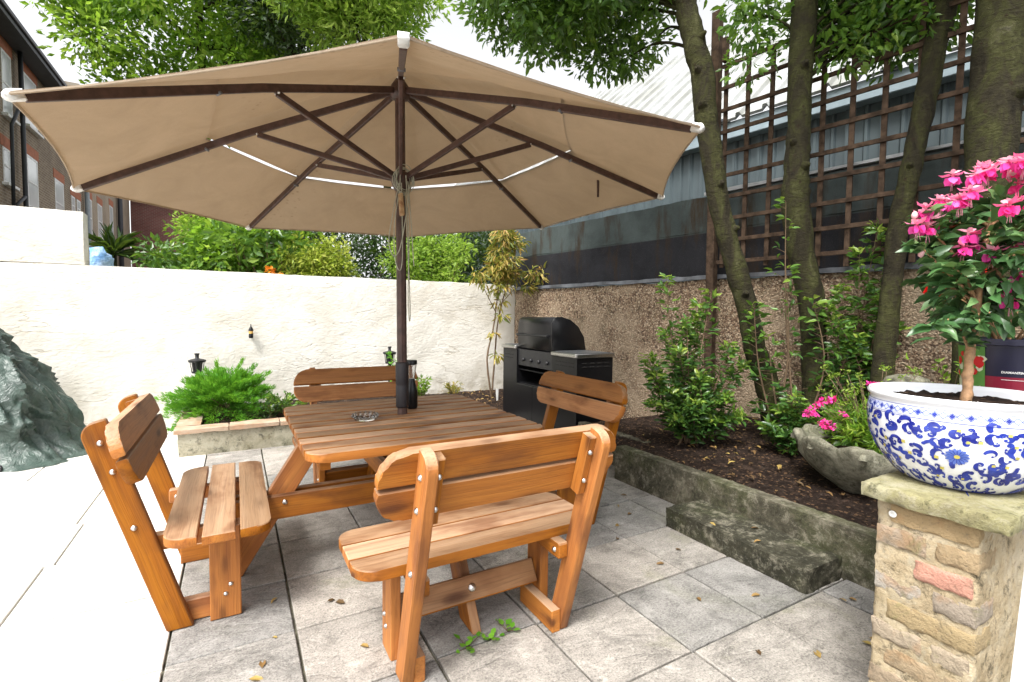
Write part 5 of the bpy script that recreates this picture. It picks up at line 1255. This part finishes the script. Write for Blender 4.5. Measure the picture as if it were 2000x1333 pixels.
for c in fc:
    P, A, I = clumps([c], [.018], lambda r: 16); fb = BM(); petals(fb, P, A, RG.uniform(.016, .028, len(P)), .8, .5, 0); link('flower', fb, L['mag'], pk)
b = BM()
for c in fc: tube(b, [SC + Vector((0, 0, .3)), c], .002, 4)
link('stems', b, M['twig'], pk)
hb = root('flowering_herb', SC + Vector((.1, .1, .28)), 'tall thin herb with pale seed heads rising behind the magenta flowers', 'plant'); b = BM(); P = []; A = []
for k in range(34):
    a = rs.uniform(0, 6.283); r = rs.uniform(.05, .34); e = SC + Vector((.08 + r * math.cos(a), .08 + r * math.sin(a), rs.uniform(.55, .78))); s0 = SC + Vector((.05 * math.cos(a), .05 * math.sin(a), .3)); tube(b, spline([s0, s0.lerp(e, .5) + Vector((0, 0, .05)), e], 3), .0016, 4)
    for _ in range(14): P.append(e + Vector((rs.gauss(0, .012), rs.gauss(0, .012), rs.gauss(0, .012)))); A.append((rs.gauss(0, 1), rs.gauss(0, 1), .6))
    for _ in range(5): P.append(s0.lerp(e, rs.uniform(.4, .95))); A.append((rs.gauss(0, 1), rs.gauss(0, 1), .8))
link('stems', b, M['twig'], hb); link('seed_heads', leafmesh('sh', P, A, RG.uniform(.012, .03, len(P)), .4, .4, True), L['lime'], hb)
t = root('stone_ornament', (4.10, 1.62, .3), 'small rounded carved stone ornament on the bed behind the china pot', 'ornament')
b = BM(); rough_box(b, (4.02, 1.54, .25), (4.18, 1.70, .83), .03, .02, 9, edge=.02, seed=3); link('pedestal', b, bpy.data.materials['carved_stone'], t, smooth=70)
b = BM(); lathe(b, (4.10, 1.62, .83), [(.06, 0), (.12, .03), (.14, .07), (.12, .11), (.06, .13), (.0001, .135)], 28); link('bowl', b, bpy.data.materials['carved_stone'], t, smooth=70)

# ---------------------------------------------------------------- shrubs in the bed
def stemshrub(name, base, tips_, lm, size, label, per=12, spread=.05, wr=.38, sr=.009, cat='shrub', top_pale=True):
    t = root(name, base, label, cat, 'leafy shrubs in the soil bed'); b = BM(); P = []; A = []; R_ = []
    for (x, y, z, br_) in tips_:
        e = Vector((x, y, z)); s0 = Vector(base) + Vector((random.gauss(0, .05), random.gauss(0, .05), 0)); m_ = s0.lerp(e, .5) + Vector((random.gauss(0, .04), random.gauss(0, .04), .06))
        pts = spline([s0, m_, e], 10); tube(b, pts, lerpn([sr, sr * .6, sr * .2], len(pts)), 6)
        for i, p in enumerate(pts):
            f = i / (len(pts) - 1)
            if f < .18: continue
            for _ in range(br_):
                a = random.uniform(0, 6.283); l = random.uniform(.04, .16) * (1.15 - f) + .02; q = p + Vector((math.cos(a) * l, math.sin(a) * l, l * random.uniform(0, .7)))
                tube(b, [p, q], [.0025, .0012], 4)
                for _ in range(per // 2): P.append(p.lerp(q, random.uniform(.4, 1)) + Vector((random.gauss(0, .012),) * 3)); aa = random.uniform(0, 6.283); A.append((math.cos(aa) + math.cos(a), math.sin(aa) + math.sin(a), random.uniform(-.2, .8))); R_.append(min(1, max(0, random.random() * .55 + (.5 * f ** 3 if top_pale else 0) + .02)))
    link('stems', b, M['twig'], t, smooth=60); link('leaves', leafmesh('lv', P, A, RG.uniform(size * .6, size * 1.25, len(P)), wr, .45, True, rnd=R_), lm, t)
random.seed(77)
L['shrub'] = leaf_mat('shrub_leaf', [(0, (.022, .06, .018)), (.45, (.06, .15, .035)), (.75, (.15, .29, .045)), (1, (.38, .50, .08))], .27, .32)
stemshrub('laurel_shrub', (3.38, 2.88, .27), [(3.22, 3.03, 1.68, 2), (3.56, 2.84, 1.56, 2), (3.46, 2.88, 1.45, 3), (3.36, 2.92, 1.32, 3), (3.05, 3.05, 1.0, 3), (3.1, 3.0, .85, 3), (3.2, 2.85, 1.05, 3), (3.65, 2.72, 1.1, 3), (3.75, 2.66, .95, 3), (3.35, 2.75, .85, 4), (3.25, 2.72, .65, 4), (3.5, 2.6, .7, 4), (3.0, 2.95, .62, 3), (3.12, 2.8, .5, 4), (3.4, 2.65, .5, 4), (3.6, 2.55, .52, 4), (3.3, 3.1, 1.2, 3), (3.5, 3.0, 1.25, 3), (3.15, 2.9, .72, 4)],
          L['shrub'], .068, 'big leafy green shrub between the barbecue and the leaning tree', per=10)
stemshrub('laurel_sapling', (3.93, 2.36, .27), [(3.93, 2.44, 2.30, 1), (3.68, 2.52, 1.45, 2), (4.12, 2.30, 1.5, 2), (3.9, 2.4, 1.75, 1), (3.78, 2.45, 1.2, 1)], L['shrub'], .085, 'tall thin laurel sapling in front of the upright tree trunk', per=6, sr=.010)
stemshrub('laurel_shrub', (4.50, 2.12, .3), [(4.62, 2.08, 2.1, 3), (4.5, 2.15, 1.9, 3), (4.72, 2.02, 1.95, 3), (4.38, 2.2, 1.6, 3), (4.6, 2.0, 1.5, 4), (4.4, 2.1, 1.2, 4), (4.7, 1.95, 1.3, 4), (4.3, 2.2, 1.35, 3), (4.5, 2.0, 1.0, 4), (4.45, 2.05, .8, 4), (4.2, 2.25, 1.45, 2)],
          L['shrub'], .075, 'upright leafy shrub between the upright tree and the curved tree', per=10)
stemshrub('laurel_shrub', (3.80, 2.22, .27), [(3.72, 2.30, .62, 3), (3.86, 2.2, .65, 3), (3.95, 2.1, .55, 4), (3.65, 2.35, .48, 4), (3.8, 2.1, .45, 4), (3.9, 2.0, .5, 4), (4.05, 2.05, .6, 4), (3.72, 2.2, .72, 2)], L['shrub'], .07, 'low leafy shrub around the foot of the leaning tree', per=9)
tuft('bedding_plant', (4.15, 1.45, .33), 30, .75, .25, L['lime'], .05, .35, 'leafy pale green plant beside the small stone ornament behind the china pot')
# fallen leaves on soil, step and slabs
P = []; A = []
for k in range(190):
    y = random.uniform(1.1, 3.3); x = random.uniform(2.9, wallx(y)); P.append((x, y, .262 + .09 * min(1, (x - 2.8) / 1.6) + random.uniform(.0, .02))); a = random.uniform(0, 6.283); A.append((math.cos(a), math.sin(a), random.uniform(-.15, .3)))
for k in range(90): x = random.uniform(2.4, 3.6); y = random.uniform(6.0, 6.95); P.append((x, y, .125 + .05 * (y - 5.75) + .012)); a = random.uniform(0, 6.283); A.append((math.cos(a), math.sin(a), .1))
for (x, y, z) in [(1.98, 2.2, .006), (2.1, 2.35, .006), (2.2, 1.95, .006), (2.02, 1.86, .006), (2.36, 2.62, .006), (2.3, 2.45, .006), (1.9, 1.52, .006), (2.2, 1.42, .006), (2.25, 1.0, .008), (2.3, .97, .01), (2.55, 1.16, .01), (2.5, 1.18, .01), (2.46, 1.92, .122), (2.5, 1.62, .125), (2.6, 1.75, .125), (.35, 2.35, .006), (.42, 2.3, .006), (1.75, .98, .006), (1.8, 1.15, .006), (.15, 2.5, .006), (-.1, 3.1, .006)] + [(random.uniform(-.1, 2.6), random.uniform(.6, 3.4), .006) for _ in range(14)]:
    P.append((x, y, z)); a = random.uniform(0, 6.283); A.append((math.cos(a), math.sin(a), .05))
stuff(link('fallen_leaves', leafmesh('fl', P, A, RG.uniform(.03, .065, len(P)), .42, .8, True, curl=.2), L['fallen']), 'dry brown and yellow leaves fallen on the soil and paving', 'leaves')
P = []; A = []
for k in range(1500): y = random.uniform(.8, 3.4); x = random.uniform(2.87, wallx(y)); P.append((x, y, .255 + .09 * min(1, (x - 2.8) / 1.6))); a = random.uniform(0, 6.283); A.append((math.cos(a), math.sin(a), random.uniform(0, .6)))
stuff(link('soil_crumbs', leafmesh('sc', P, A, RG.uniform(.008, .02, len(P)), .7, .3, False), simple('soil_crumb', (.04, .025, .016), .9, nsc=40, var=.7)), 'dark crumbs of soil and bark on the bed', 'soil')
# white door frame at the right edge
b = BM(); prism(b, (.988, .205, .6), (.117, -.012, 1), (.871, -.491, 0), rrect(1.2, .10, 0, (0, 0, 0, 0)), .04, .004)
tag(link('door_frame', b, M['wfw']), 'white painted door frame edge at the lower right corner', 'door frame')
